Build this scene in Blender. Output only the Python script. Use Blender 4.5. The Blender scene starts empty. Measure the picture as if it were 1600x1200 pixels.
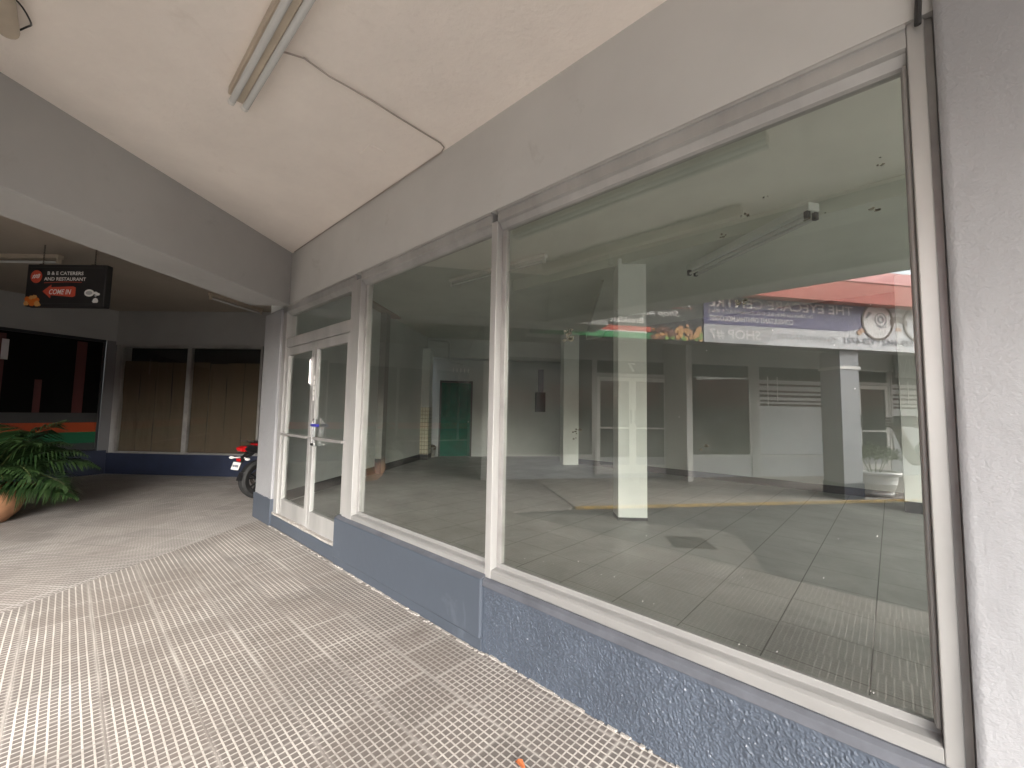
import bpy, bmesh, math, random
from mathutils import Vector, Matrix, noise
random.seed(7)
S = bpy.context.scene
COL = S.collection
rad = math.radians

# ------------------------------------------------------------------ helpers
def tag(o, label=None, cat=None, group=None, kind=None):
    if label: o['label'] = label
    if cat: o['category'] = cat
    if group: o['group'] = group
    if kind: o['kind'] = kind
    return o

def empty(name, loc, rz=0, label=None, cat=None, group=None):
    o = bpy.data.objects.new(name, None)
    o.empty_display_size = .1
    o.location = loc
    o.rotation_euler = (0, 0, rz)
    COL.objects.link(o)
    return tag(o, label, cat, group)

class MB:
    def __init__(s, off=(0, 0, 0)):
        s.v = []; s.f = []; s.m = []; s.off = Vector(off)
    def add(s, vs, fs, mi=0):
        b = len(s.v)
        s.v += [Vector(p) - s.off for p in vs]
        for f in fs:
            s.f.append([b + i for i in f]); s.m.append(mi)
        return s
    def box(s, x0, x1, y0, y1, z0, z1, mi=0):
        return s.add([(x0,y0,z0),(x1,y0,z0),(x1,y1,z0),(x0,y1,z0),(x0,y0,z1),(x1,y0,z1),(x1,y1,z1),(x0,y1,z1)],
                     [(0,3,2,1),(4,5,6,7),(0,1,5,4),(1,2,6,5),(2,3,7,6),(3,0,4,7)], mi)
    def prism(s, poly, z0, z1, mi=0):          # polygon in plan, counter-clockwise
        n = len(poly)
        return s.add([(x,y,z0) for x,y in poly] + [(x,y,z1) for x,y in poly],
                     [tuple(range(n-1,-1,-1)), tuple(range(n,2*n))] + [(i,(i+1)%n,n+(i+1)%n,n+i) for i in range(n)], mi)
    def slab(s, poly, y0, y1, mi=0):           # polygon in (x,z), extruded along y
        n = len(poly)
        return s.add([(x,y0,z) for x,z in poly] + [(x,y1,z) for x,z in poly],
                     [tuple(range(n)), tuple(range(2*n-1,n-1,-1))] + [((i+1)%n,i,n+i,n+(i+1)%n) for i in range(n)], mi)
    def profile_x(s, prof, x0, x1, mi=0):      # polygon in (y,z), extruded along x
        n = len(prof)
        return s.add([(x0,y,z) for y,z in prof] + [(x1,y,z) for y,z in prof],
                     [tuple(range(n)), tuple(range(2*n-1,n-1,-1))] + [((i+1)%n,i,n+i,n+(i+1)%n) for i in range(n)], mi)
    def disc(s, cx, cz, rx, rz, y0, y1, n=28, mi=0, a0=0, a1=2*math.pi):
        return s.slab([(cx+rx*math.cos(a0+(a1-a0)*i/n), cz+rz*math.sin(a0+(a1-a0)*i/n)) for i in range(n)], y0, y1, mi)
    def ring(s, cx, cz, r0, r1, y0, y1, n=36, mi=0):
        vs=[];fs=[]
        for i in range(n):
            a=2*math.pi*i/n; c,d=math.cos(a),math.sin(a)
            vs += [(cx+r0*c,y0,cz+r0*d),(cx+r1*c,y0,cz+r1*d),(cx+r1*c,y1,cz+r1*d),(cx+r0*c,y1,cz+r0*d)]
        for i in range(n):
            a=4*i; b=4*((i+1)%n)
            for k in range(4): fs.append((a+k,a+(k+1)%4,b+(k+1)%4,b+k))
        return s.add(vs,fs,mi)
    def tube(s, pts, r, n=10, mi=0, caps=True):
        pts=[Vector(p) for p in pts]
        rs = r if isinstance(r,(list,tuple)) else [r]*len(pts)
        vs=[];fs=[]
        prev=None
        for i,p in enumerate(pts):
            d=(pts[min(i+1,len(pts)-1)]-pts[max(i-1,0)]).normalized()
            if prev is None:
                a=Vector((0,0,1)) if abs(d.z)<.9 else Vector((1,0,0))
                u=d.cross(a).normalized()
            else:
                u=(prev-d*prev.dot(d)).normalized()
            prev=u; w=d.cross(u)
            for k in range(n):
                t=2*math.pi*k/n
                vs.append(p+(u*math.cos(t)+w*math.sin(t))*rs[i])
        for i in range(len(pts)-1):
            for k in range(n):
                fs.append((i*n+k,i*n+(k+1)%n,(i+1)*n+(k+1)%n,(i+1)*n+k))
        if caps:
            fs.append(tuple(range(n-1,-1,-1))); fs.append(tuple(range((len(pts)-1)*n,len(pts)*n)))
        return s.add(vs,fs,mi)
    def lathe(s, prof, c=(0,0,0), n=28, mi=0, wob=None, caps=True):
        vs=[];fs=[]
        for (r,z) in prof:
            for k in range(n):
                t=2*math.pi*k/n; rr=r*(1+(wob(t,z) if wob else 0))
                vs.append((c[0]+rr*math.cos(t),c[1]+rr*math.sin(t),c[2]+z))
        for i in range(len(prof)-1):
            for k in range(n):
                fs.append((i*n+k,i*n+(k+1)%n,(i+1)*n+(k+1)%n,(i+1)*n+k))
        if caps:
            fs.append(tuple(range(n-1,-1,-1))); fs.append(tuple(range((len(prof)-1)*n,len(prof)*n)))
        return s.add(vs,fs,mi)
    def ball(s, c, r, n=12, mi=0):
        rx,ry,rz = r if isinstance(r,(tuple,list)) else (r,r,r)
        vs=[];fs=[]
        m=n//2+1
        for i in range(m+1):
            th=math.pi*(i+.02)/(m+.04)
            for k in range(n):
                t=2*math.pi*k/n
                vs.append((c[0]+rx*math.sin(th)*math.cos(t),c[1]+ry*math.sin(th)*math.sin(t),c[2]+rz*math.cos(th)))
        for i in range(m):
            for k in range(n):
                fs.append((i*n+k,(i+1)*n+k,(i+1)*n+(k+1)%n,i*n+(k+1)%n))
        fs.append(tuple(range(n))); fs.append(tuple(range((m+1)*n-1,m*n-1,-1)))
        return s.add(vs,fs,mi)
    def build(s, name, mats, parent=None, smooth=False, bevel=0, loc=None, segs=2):
        me=bpy.data.meshes.new(name)
        me.from_pydata([tuple(p) for p in s.v],[],s.f)
        if not isinstance(mats,(list,tuple)): mats=[mats]
        for m in mats: me.materials.append(m)
        for p,mi in zip(me.polygons,s.m): p.material_index=mi
        if smooth:
            for p in me.polygons: p.use_smooth=True
        bm=bmesh.new(); bm.from_mesh(me); bmesh.ops.recalc_face_normals(bm,faces=bm.faces); bm.to_mesh(me); bm.free()
        o=bpy.data.objects.new(name,me); COL.objects.link(o)
        if parent: o.parent=parent
        if loc is not None: o.location=loc
        if bevel:
            md=o.modifiers.new('bevel','BEVEL'); md.width=bevel; md.segments=segs; md.limit_method='ANGLE'; md.angle_limit=rad(40); md.harden_normals=False
        if smooth:
            try:
                me.set_sharp_from_angle(angle=rad(42))
            except Exception: pass
        return o

def text_mb(mb, body, x, z, w, h, y=-.004, d=.003, mi=0, align='L', shear=0, bold=.012, off=0):
    cu=bpy.data.curves.new('lettering','FONT'); cu.body=body; cu.size=1; cu.shear=shear; cu.offset=bold
    cu.resolution_u=3
    o=bpy.data.objects.new('lettering',cu); COL.objects.link(o)
    dg=bpy.context.evaluated_depsgraph_get(); dg.update()
    me=bpy.data.meshes.new_from_object(o.evaluated_get(dg))
    xs=[v.co.x for v in me.vertices]; ys=[v.co.y for v in me.vertices]
    x0,x1,y0,y1=min(xs),max(xs),min(ys),max(ys)
    sx=w/(x1-x0); sz=h/(y1-y0)
    if align=='C': x-=w/2
    vs=[(x+(v.co.x-x0)*sx, y, z+(v.co.y-y0)*sz) for v in me.vertices]
    mb.add(vs,[tuple(p.vertices) for p in me.polygons],mi)
    bpy.data.objects.remove(o); bpy.data.curves.remove(cu); bpy.data.meshes.remove(me)

# ------------------------------------------------------------------ materials
def newmat(name):
    m=bpy.data.materials.new(name); m.use_nodes=True
    nt=m.node_tree; b=nt.nodes['Principled BSDF']
    return m,nt,b
def N(nt,t,**k):
    n=nt.nodes.new(t)
    for a,v in k.items(): setattr(n,a,v)
    return n
def L(nt,a,b): nt.links.new(a,b)
def math_(nt,op,a,b=None,c=None,clamp=False):
    n=N(nt,'ShaderNodeMath',operation=op,use_clamp=clamp)
    for i,x in enumerate((a,b,c)):
        if x is None: continue
        if isinstance(x,(int,float)): n.inputs[i].default_value=x
        else: L(nt,x,n.inputs[i])
    return n.outputs[0]
def mixc(nt,f,a,b,mode='MIX'):
    n=N(nt,'ShaderNodeMix',data_type='RGBA',blend_type=mode)
    for i,x in ((0,f),(6,a),(7,b)):
        if isinstance(x,(int,float)): n.inputs[i].default_value=x
        elif isinstance(x,(tuple,list)): n.inputs[i].default_value=(*x[:3],1)
        else: L(nt,x,n.inputs[i])
    return n.outputs[2]
def ramp(nt,x,a,b,lo=0.,hi=1.):
    n=N(nt,'ShaderNodeMapRange'); n.inputs[1].default_value=a; n.inputs[2].default_value=b
    n.inputs[3].default_value=lo; n.inputs[4].default_value=hi
    L(nt,x,n.inputs[0]); return n.outputs[0]
def coords(nt,scale=(1,1,1),rot=0):
    t=N(nt,'ShaderNodeTexCoord'); mp=N(nt,'ShaderNodeMapping'); mp.inputs['Scale'].default_value=scale
    mp.inputs['Rotation'].default_value=(0,0,rot)
    L(nt,t.outputs['Object'],mp.inputs[0]); return mp.outputs[0]
def tex(nt,vec,scale,detail=4,rough=.55,dist=0):
    n=N(nt,'ShaderNodeTexNoise'); n.inputs['Scale'].default_value=scale; n.inputs['Detail'].default_value=detail
    n.inputs['Roughness'].default_value=rough; n.inputs['Distortion'].default_value=dist
    L(nt,vec,n.inputs['Vector']); return n.outputs['Fac']
def bump(nt,b,h,strength=.3,dist=.01,prev=None):
    n=N(nt,'ShaderNodeBump'); n.inputs['Strength'].default_value=strength; n.inputs['Distance'].default_value=dist
    L(nt,h,n.inputs['Height'])
    if prev is not None: L(nt,prev,n.inputs['Normal'])
    L(nt,n.outputs[0],b.inputs['Normal']); return n.outputs[0]

def plain(name,c,rough=.6,metal=0,var=.12,vs=3,bs=60,bstr=.08,bd=.004,spec=.5,stretch=(1,1,1),tint=None):
    m,nt,b=newmat(name)
    v=coords(nt,stretch)
    n1=tex(nt,v,vs,6,.6)
    f=ramp(nt,n1,.3,.7)
    hi=tuple(min(1,x*(1+var)) for x in c); lo=tuple(x*(1-var) for x in (tint or c))
    L(nt,mixc(nt,f,lo,hi),b.inputs['Base Color'])
    b.inputs['Roughness'].default_value=rough; b.inputs['Metallic'].default_value=metal
    b.inputs['Specular IOR Level'].default_value=spec
    if bstr: bump(nt,b,tex(nt,v,bs,4),bstr,bd)
    return m

def paint(name,c,rough=.7,stain=(.2,.17,.14),amt=.35,bstr=.25,bscale=18,pits=0.):
    """rolled paint on render: slight tone drift, scuffs, soft trowel marks and small pits"""
    m,nt,b=newmat(name); v=coords(nt)
    base=mixc(nt,ramp(nt,tex(nt,v,1.1,5,.6),.35,.68),tuple(x*.93 for x in c),tuple(min(1,x*1.04) for x in c))
    scuff=ramp(nt,tex(nt,v,2.3,9,.72,.6),.60,.80,0,amt)
    col=mixc(nt,scuff,base,stain)
    h=tex(nt,v,bscale,6,.6); h2=tex(nt,v,bscale*9,3,.6); hh=math_(nt,'MULTIPLY_ADD',h2,.25,h)
    if pits:
        vo=N(nt,'ShaderNodeTexVoronoi'); vo.inputs['Scale'].default_value=7; L(nt,v,vo.inputs['Vector'])
        sep=N(nt,'ShaderNodeSeparateColor'); L(nt,vo.outputs['Color'],sep.inputs[0])
        keep=math_(nt,'GREATER_THAN',sep.outputs[0],1-pits)
        spot=math_(nt,'MULTIPLY',math_(nt,'LESS_THAN',vo.outputs['Distance'],.075),keep)
        col=mixc(nt,math_(nt,'MULTIPLY',spot,.8),col,(.06,.045,.035))
        hh=math_(nt,'SUBTRACT',hh,math_(nt,'MULTIPLY',spot,1.5))
    L(nt,col,b.inputs['Base Color'])
    b.inputs['Roughness'].default_value=rough
    bump(nt,b,hh,bstr,.012)
    return m

def tile_floor(name,rot,ox,oy,groove,ridge,dirt):
    """cement tiles 322 mm, nine raised squares a side; strong ribs one way, weaker the other"""
    m,nt,b=newmat(name)
    v=coords(nt,(1,1,1),rot)
    sp=N(nt,'ShaderNodeSeparateXYZ'); L(nt,v,sp.inputs[0])
    T=.322
    wob=N(nt,'ShaderNodeTexNoise'); wob.inputs['Scale'].default_value=3; L(nt,v,wob.inputs['Vector'])
    wo=math_(nt,'MULTIPLY_ADD',wob.outputs['Fac'],.006,-.003)
    y=math_(nt,'ADD',math_(nt,'DIVIDE',math_(nt,'ADD',math_(nt,'ADD',sp.outputs[1],wo),-oy),T),100)
    row=math_(nt,'FLOOR',y)
    rj=math_(nt,'FRACT',math_(nt,'MULTIPLY',math_(nt,'SINE',math_(nt,'MULTIPLY',row,12.9)),43.7))
    x=math_(nt,'ADD',math_(nt,'ADD',math_(nt,'DIVIDE',math_(nt,'ADD',sp.outputs[0],-ox),T),100),math_(nt,'MULTIPLY',rj,.35))
    def line(c,w):
        fr=math_(nt,'FRACT',c); d=math_(nt,'ABSOLUTE',math_(nt,'SUBTRACT',fr,.5)); return ramp(nt,d,.5-w-.035,.5-w+.035)
    cy=line(math_(nt,'MULTIPLY',y,9),.115); cx=line(math_(nt,'MULTIPLY',x,9),.105)
    rib=math_(nt,'MAXIMUM',cy,math_(nt,'MULTIPLY',cx,.94))
    wv=N(nt,'ShaderNodeTexWhiteNoise',noise_dimensions='2D')
    cb=N(nt,'ShaderNodeCombineXYZ'); L(nt,math_(nt,'FLOOR',x),cb.inputs[0]); L(nt,row,cb.inputs[1]); L(nt,cb.outputs[0],wv.inputs['Vector'])
    fine=tex(nt,v,45,5,.7); big=tex(nt,v,.55,6,.62,.4); mid=tex(nt,v,3.5,7,.68,.5)
    wear=ramp(nt,tex(nt,v,1.6,6,.65),.36,.60,.62,1.)
    ribm=math_(nt,'MULTIPLY',math_(nt,'MULTIPLY',rib,wear),ramp(nt,fine,.3,.6,.72,1.),clamp=True)
    col=mixc(nt,ribm,groove,ridge)
    tone=ramp(nt,wv.outputs['Value'],0,1,.86,1.05)
    hsv=N(nt,'ShaderNodeHueSaturation'); L(nt,tone,hsv.inputs['Value']); L(nt,col,hsv.inputs['Color']); col=hsv.outputs[0]
    col=mixc(nt,ramp(nt,big,.45,.66,0,.60),col,dirt)
    col=mixc(nt,ramp(nt,mid,.58,.80,0,.75),col,tuple(q*.6 for q in dirt))
    sx=line(x,.012); sy=line(y,.012)
    def seam(c,w):
        fr=math_(nt,'FRACT',c); d=math_(nt,'ABSOLUTE',math_(nt,'SUBTRACT',fr,.5)); return ramp(nt,d,.5-w,.5-w*.4)
    sm=math_(nt,'MAXIMUM',math_(nt,'MULTIPLY',seam(y,.022),1.),math_(nt,'MULTIPLY',seam(x,.018),.6))
    smv=math_(nt,'MULTIPLY',sm,ramp(nt,tex(nt,v,.9,3),.38,.62,.1,1))
    jt=math_(nt,'MAXIMUM',seam(y,.044),seam(x,.040))
    col=mixc(nt,math_(nt,'MULTIPLY',jt,ramp(nt,tex(nt,v,1.1,4),.36,.62,.05,.62)),col,tuple(q*.80 for q in ridge))
    col=mixc(nt,math_(nt,'MULTIPLY',smv,.7),col,tuple(q*.5 for q in dirt))
    L(nt,col,b.inputs['Base Color'])
    b.inputs['Roughness'].default_value=.72
    hgt=math_(nt,'SUBTRACT',math_(nt,'MULTIPLY_ADD',fine,.25,rib),math_(nt,'MULTIPLY',smv,.8))
    bump(nt,b,hgt,.35,.004)
    return m

def asphalt():
    m,nt,b=newmat('asphalt'); v=coords(nt)
    c=mixc(nt,ramp(nt,tex(nt,v,1.2,8,.65,.3),.35,.7),(.060,.058,.054),(.105,.102,.096))
    c=mixc(nt,ramp(nt,tex(nt,v,160,3,.7),.55,.75,0,.5),c,(.24,.23,.21))
    L(nt,c,b.inputs['Base Color']); b.inputs['Roughness'].default_value=.85
    bump(nt,b,tex(nt,v,120,4),.5,.006); return m

def glass(name,tintc=(.86,.9,.85),f0=.05):
    m=bpy.data.materials.new(name); m.use_nodes=True; nt=m.node_tree
    nt.nodes.remove(nt.nodes['Principled BSDF']); out=nt.nodes['Material Output']
    tr=N(nt,'ShaderNodeBsdfTransparent'); tr.inputs[0].default_value=(*tintc,1)
    gl=N(nt,'ShaderNodeBsdfGlossy'); gl.inputs['Roughness'].default_value=0.0; gl.inputs[0].default_value=(1,1,1,1)
    lw=N(nt,'ShaderNodeLayerWeight'); lw.inputs[0].default_value=.5
    p=math_(nt,'POWER',lw.outputs['Facing'],5.)
    fac=math_(nt,'MULTIPLY_ADD',p,1-f0,f0,clamp=True)
    v=coords(nt)
    dust=ramp(nt,tex(nt,v,2.2,8,.75,.4),.40,.80,.003,.022)
    df=N(nt,'ShaderNodeBsdfDiffuse'); df.inputs[0].default_value=(.7,.7,.66,1)
    mx=N(nt,'ShaderNodeMixShader'); L(nt,fac,mx.inputs[0]); L(nt,tr.outputs[0],mx.inputs[1]); L(nt,gl.outputs[0],mx.inputs[2])
    m2=N(nt,'ShaderNodeMixShader'); L(nt,dust,m2.inputs[0]); L(nt,mx.outputs[0],m2.inputs[1]); L(nt,df.outputs[0],m2.inputs[2])
    L(nt,m2.outputs[0],out.inputs[0]); return m

def darkglass(name,c=(.012,.013,.012)):
    m,nt,b=newmat(name); b.inputs['Base Color'].default_value=(*c,1); b.inputs['Roughness'].default_value=.015
    b.inputs['IOR'].default_value=1.55
    return m

M={}
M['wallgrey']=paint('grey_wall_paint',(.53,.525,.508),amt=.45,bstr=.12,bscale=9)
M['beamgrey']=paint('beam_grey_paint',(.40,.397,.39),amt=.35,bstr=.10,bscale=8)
M['pillar']=paint('rough_pale_paint',(.275,.278,.288),amt=.22,stain=(.20,.185,.195),bstr=.5,bscale=14,pits=.16)
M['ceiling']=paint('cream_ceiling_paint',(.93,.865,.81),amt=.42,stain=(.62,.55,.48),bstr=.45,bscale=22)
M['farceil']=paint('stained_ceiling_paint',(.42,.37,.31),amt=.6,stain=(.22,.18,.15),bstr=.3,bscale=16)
M['plinth']=paint('blue_grey_plinth_paint',(.062,.075,.096),rough=.5,stain=(.17,.19,.23),amt=.55,bstr=.12,bscale=20)
M['plinthr']=plain('blue_grey_roughcast_paint',(.068,.083,.108),.28,var=.10,vs=4,bs=120,bstr=.1)
M['navy']=plain('navy_plinth_paint',(.018,.024,.048),.5,var=.2,bs=80,bstr=.2)
M['ledge']=plain('slate_ledge_paint',(.085,.09,.105),.5,var=.2,vs=8)
M['alu']=plain('weathered_aluminium',(.40,.395,.385),.45,metal=.35,var=.22,vs=2.2,bs=40,bstr=.05,stretch=(1,1,.25))
M['alu2']=plain('dull_aluminium',(.36,.35,.34),.45,metal=.5,var=.2,vs=3,bs=40,bstr=.05)
M['sillpaint']=plain('painted_aluminium_sill',(.25,.247,.24),.5,metal=.1,var=.14,vs=5,bs=60,bstr=.08,stretch=(.3,1,1))
M['mortar']=plain('pale_mortar',(.33,.31,.285),.85,var=.25,vs=20,bs=50,bstr=.6,bd=.01)
M['glass']=glass('window_glass',(.96,.975,.95),.085); M['farglass']=glass('far_window_glass',(.95,.96,.95),.02)
M['clear']=glass('door_glass',(.96,.975,.96),.07)
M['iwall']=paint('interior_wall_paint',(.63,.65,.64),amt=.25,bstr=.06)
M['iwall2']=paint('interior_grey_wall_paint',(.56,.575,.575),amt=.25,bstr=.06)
M['iceil']=paint('interior_ceiling_paint',(.68,.70,.645),amt=.15,bstr=.06)
M['iwhite']=paint('interior_white_paint',(.80,.82,.80),amt=.12,bstr=.08)
M['black']=plain('black_skirting',(.015,.015,.018),.4,var=.2)
M['blackpl']=plain('black_plastic',(.012,.012,.013),.35,var=.2,bstr=0)
M['rubber']=plain('tyre_rubber',(.018,.018,.018),.75,var=.2,bs=90,bstr=.2)
M['green']=plain('green_door_paint',(.0,.105,.068),.7,var=.25,vs=6,bstr=.05,spec=.05)
M['white']=plain('white_enamel',(.72,.71,.68),.4,var=.06,bstr=.03)
M['cream']=plain('aged_cream_enamel',(.52,.45,.36),.45,var=.15,bstr=.05)
M['tubeglass']=plain('lamp_tube_glass',(.62,.63,.62),.2,var=.05,bstr=0)
M['cable']=plain('painted_cable',(.36,.32,.29),.6,var=.2,bstr=0)
M['asphalt']=asphalt()
M['conc']=plain('worn_concrete',(.17,.16,.145),.85,var=.2,vs=2,bs=90,bstr=.4,bd=.006)
M['yard']=plain('bounce_yard_concrete',(.46,.44,.41),.9,var=.12,vs=.4,bs=60,bstr=.3)  # pale tone serves as a light reflector for ceiling and pillar
M['yellow']=plain('worn_yellow_kerb_paint',(.46,.29,.07),.7,var=.3,vs=7,bs=40,bstr=.3,tint=(.34,.25,.11))
M['iron']=plain('rusty_iron',(.10,.085,.075),.7,metal=.4,var=.3,bs=60,bstr=.3)
M['redroof']=plain('red_roof_paint',(.50,.085,.06),.55,var=.12,vs=1.2,bs=20,bstr=.06)
M['litroof']=plain('skylit_red_roof_paint',(.62,.22,.20),.55,var=.12,vs=1.2,bs=20,bstr=.06)  # lighter copy of the red roof paint, skylight put into the colour
M['dark']=darkglass('dark_shop_glass'); M['dark2']=darkglass('dark_restaurant_glass',(.006,.006,.006)); M['dark2'].node_tree.nodes['Principled BSDF'].inputs['Specular IOR Level'].default_value=.12
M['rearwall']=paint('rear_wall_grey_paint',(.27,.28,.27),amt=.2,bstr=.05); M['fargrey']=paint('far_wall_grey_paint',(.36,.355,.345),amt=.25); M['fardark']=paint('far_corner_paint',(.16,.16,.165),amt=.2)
M['opwall']=paint('opposite_wall_paint',(.34,.34,.33),amt=.2)
M['oppillar']=paint('opposite_pillar_paint',(.36,.37,.39),amt=.2)
M['film']=plain('frosted_film',(.42,.44,.46),.35,var=.06,bstr=0)
M['film2']=plain('grey_film',(.10,.105,.11),.35,var=.06,bstr=0)
M['paper']=plain('brown_kraft_paper',(.088,.061,.036),.8,var=.10,vs=1.6,bs=5,bstr=.5,bd=.03,stretch=(1.3,1,.5))
M['void']=plain('painted_room_shade',(.01,.01,.011),.9,var=.1,bstr=0)  # near-black colour stands in for unlit rooms
M['terra']=plain('terracotta',(.30,.15,.075),.75,var=.25,vs=6,bs=60,bstr=.2)
M['soil']=plain('potting_soil',(.05,.035,.025),.95,var=.3,bs=80,bstr=.6)
M['carpaint']=plain('silver_car_paint',(.55,.56,.57),.25,metal=.5,var=.04,bstr=0)
M['chrome']=plain('chrome',(.7,.7,.7),.18,metal=1,var=.05,bstr=0)
M['red']=plain('red_plastic',(.50,.01,.012),.25,var=.1,bstr=0)
M['redpaint']=plain('red_motorcycle_paint',(.35,.012,.015),.25,var=.1,bstr=0)
M['plate']=plain('white_plate',(.78,.78,.76),.45,var=.05,bstr=0)
def flat(name,c,r=.5): return plain(name,c,r,var=.05,bstr=0)
M['ink_black']=flat('printed_black',(.014,.013,.014)); M['ink_white']=flat('printed_white',(.80,.79,.77)); M['ink_red']=flat('printed_red',(.55,.075,.04))
M['ink_orange']=flat('printed_orange',(.55,.13,.015)); M['ink_green']=flat('printed_green',(.035,.26,.09)); M['ink_purple']=flat('printed_purple',(.085,.075,.20))
M['ink_grey']=flat('printed_grey',(.42,.43,.44)); M['ink_lgrey']=flat('printed_pale_grey',(.62,.63,.65)); M['ink_slate']=flat('printed_slate',(.16,.16,.20))
M['ink_brown']=flat('printed_brown',(.10,.055,.04)); M['ink_skin']=flat('printed_tan',(.58,.32,.17)); M['ink_gold']=flat('printed_gold',(.55,.30,.10))
M['ink_dred']=flat('painted_dark_red',(0.06, 0.006, 0.0048)); M['ink_dgreen']=flat('painted_dark_green',(.0,.085,.035)); M['ink_dor']=flat('painted_burnt_orange',(.32,.045,.006)); M['ink_dgrey']=flat('painted_dark_grey',(.03,.032,.033))
M['ink_dn']=flat('food_brown',(.17,.07,.04)); M['ink_lime']=flat('salad_green',(.20,.34,.07)); M['blue']=flat('blue_tape',(.03,.03,.28))
M['residue']=plain('tape_residue',(.10,.095,.07),.9,var=.4,vs=60,bstr=0)
M['skin']=flat('skin',(.16,.085,.055),.55); M['shirt']=plain('dark_shirt_cloth',(.028,.028,.030),.9,var=.2,bs=200,bstr=.3); M['trousers']=plain('dark_trouser_cloth',(.03,.032,.045),.9,var=.2,bs=200,bstr=.3)
M['hair']=flat('black_hair',(.01,.009,.008),.7)
M['dirtybucket']=plain('dirty_white_plastic',(.42,.41,.38),.5,var=.3,vs=8,bstr=0)
M['rag']=plain('brown_rag_cloth',(.16,.12,.085),.9,var=.3,vs=9,bs=20,bstr=.5)

def leafmat(name,a,bcol,gl=.35):
    m,nt,b=newmat(name); oi=N(nt,'ShaderNodeNewGeometry')
    L(nt,mixc(nt,oi.outputs['Random Per Island'],a,bcol),b.inputs['Base Color']); b.inputs['Roughness'].default_value=gl
    return m
M['frond']=leafmat('palm_leaf',(.007,.020,.006),(.030,.058,.018))
M['bush']=leafmat('shrub_leaf',(.05,.10,.03),(.17,.22,.08),.5)
M['dryleaf']=flat('dry_orange_leaf',(.42,.12,.04),.7)
M['stem']=flat('plant_stem',(.10,.12,.04),.6)

# wall tiles of the interior pier
def wall_tiles():
    m,nt,b=newmat('cream_wall_tiles'); t=N(nt,'ShaderNodeTexBrick'); t.offset=0
    v=coords(nt); sp=N(nt,'ShaderNodeSeparateXYZ'); L(nt,v,sp.inputs[0])
    cb=N(nt,'ShaderNodeCombineXYZ'); L(nt,math_(nt,'ADD',sp.outputs[0],sp.outputs[1]),cb.inputs[0]); L(nt,sp.outputs[2],cb.inputs[1])
    L(nt,cb.outputs[0],t.inputs['Vector'])
    t.inputs['Color1'].default_value=(.58,.53,.40,1); t.inputs['Color2'].default_value=(.52,.48,.36,1); t.inputs['Mortar'].default_value=(.10,.09,.07,1)
    t.inputs['Scale'].default_value=1; t.inputs['Brick Width'].default_value=.108; t.inputs['Row Height'].default_value=.108; t.inputs['Mortar Size'].default_value=.006
    L(nt,t.outputs['Color'],b.inputs['Base Color']); b.inputs['Roughness'].default_value=.3; return m
M['walltile']=wall_tiles()

def int_floor():
    m,nt,b=newmat('interior_cement_tiles'); v=coords(nt)
    sp=N(nt,'ShaderNodeSeparateXYZ'); L(nt,v,sp.inputs[0]); T=.468
    x=math_(nt,'ADD',math_(nt,'DIVIDE',math_(nt,'ADD',sp.outputs[0],.135),T),100)
    col_=math_(nt,'FLOOR',x)
    j=math_(nt,'FRACT',math_(nt,'MULTIPLY',math_(nt,'SINE',math_(nt,'MULTIPLY',col_,7.7)),91.3))
    y=math_(nt,'ADD',math_(nt,'ADD',math_(nt,'DIVIDE',sp.outputs[1],T),100),math_(nt,'MULTIPLY',j,.2))
    def seam(c,w):
        fr=math_(nt,'FRACT',c); d=math_(nt,'ABSOLUTE',math_(nt,'SUBTRACT',fr,.5)); return ramp(nt,d,.5-w,.5-w*.4)
    sm=math_(nt,'MAXIMUM',seam(x,.011),math_(nt,'MULTIPLY',seam(y,.009),.8))
    c=mixc(nt,ramp(nt,tex(nt,v,1.3,7,.65,.5),.35,.7),(.18,.185,.178),(.28,.285,.275))
    c=mixc(nt,ramp(nt,tex(nt,v,.5,5,.6,.8),.55,.7,0,.5),c,(.38,.38,.37))
    L(nt,mixc(nt,sm,c,(.025,.025,.022)),b.inputs['Base Color']); b.inputs['Roughness'].default_value=.5
    return m
M['ifloor']=int_floor()

PR=.19,.172,.152
M['tileA']=tile_floor('ribbed_cement_tiles',0,0.0,-.11,(.160,.142,.130),(.64,.60,.545),(.18,.15,.127))
M['tileB']=tile_floor('ribbed_cement_tiles_turned',rad(-38.5),0,0,(.165,.147,.135),(.66,.625,.585),(.24,.21,.188))
M['tileC']=tile_floor('ribbed_cement_tiles_opposite',rad(52.5),0,0,(.32,.29,.26),(.55,.51,.46),(.33,.29,.25))

# ------------------------------------------------------------------ plan
GY=1.95                      # glass plane of the storefront
MIR=2*GY
A=Vector((-12.856,.655)); AD=rad(40.27)          # far corner and direction of the papered shop
K=Vector((-2.37,MIR-7.45)); KU=Vector((.609,-.793)); KM=Vector((-.793,-.609))   # kerb line of the opposite row
def kp(s,m): p=K+KU*s+KM*m; return (p.x,p.y)

# ground: yard to the horizon, made pale to bounce light up to the ceiling
g=MB(); g.box(-150,150,-150,150,-.35,-.03); tag(g.build('yard_ground',M['yard']),kind='structure')
g=MB(); g.prism([(-8,-.5),(.75,-.5),(.75,-9.0),(2.5,-14),(-2,-14),(-9,-7)][::-1],-.05,-.026); tag(g.build('asphalt_lane',M['asphalt']),kind='structure')
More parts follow.
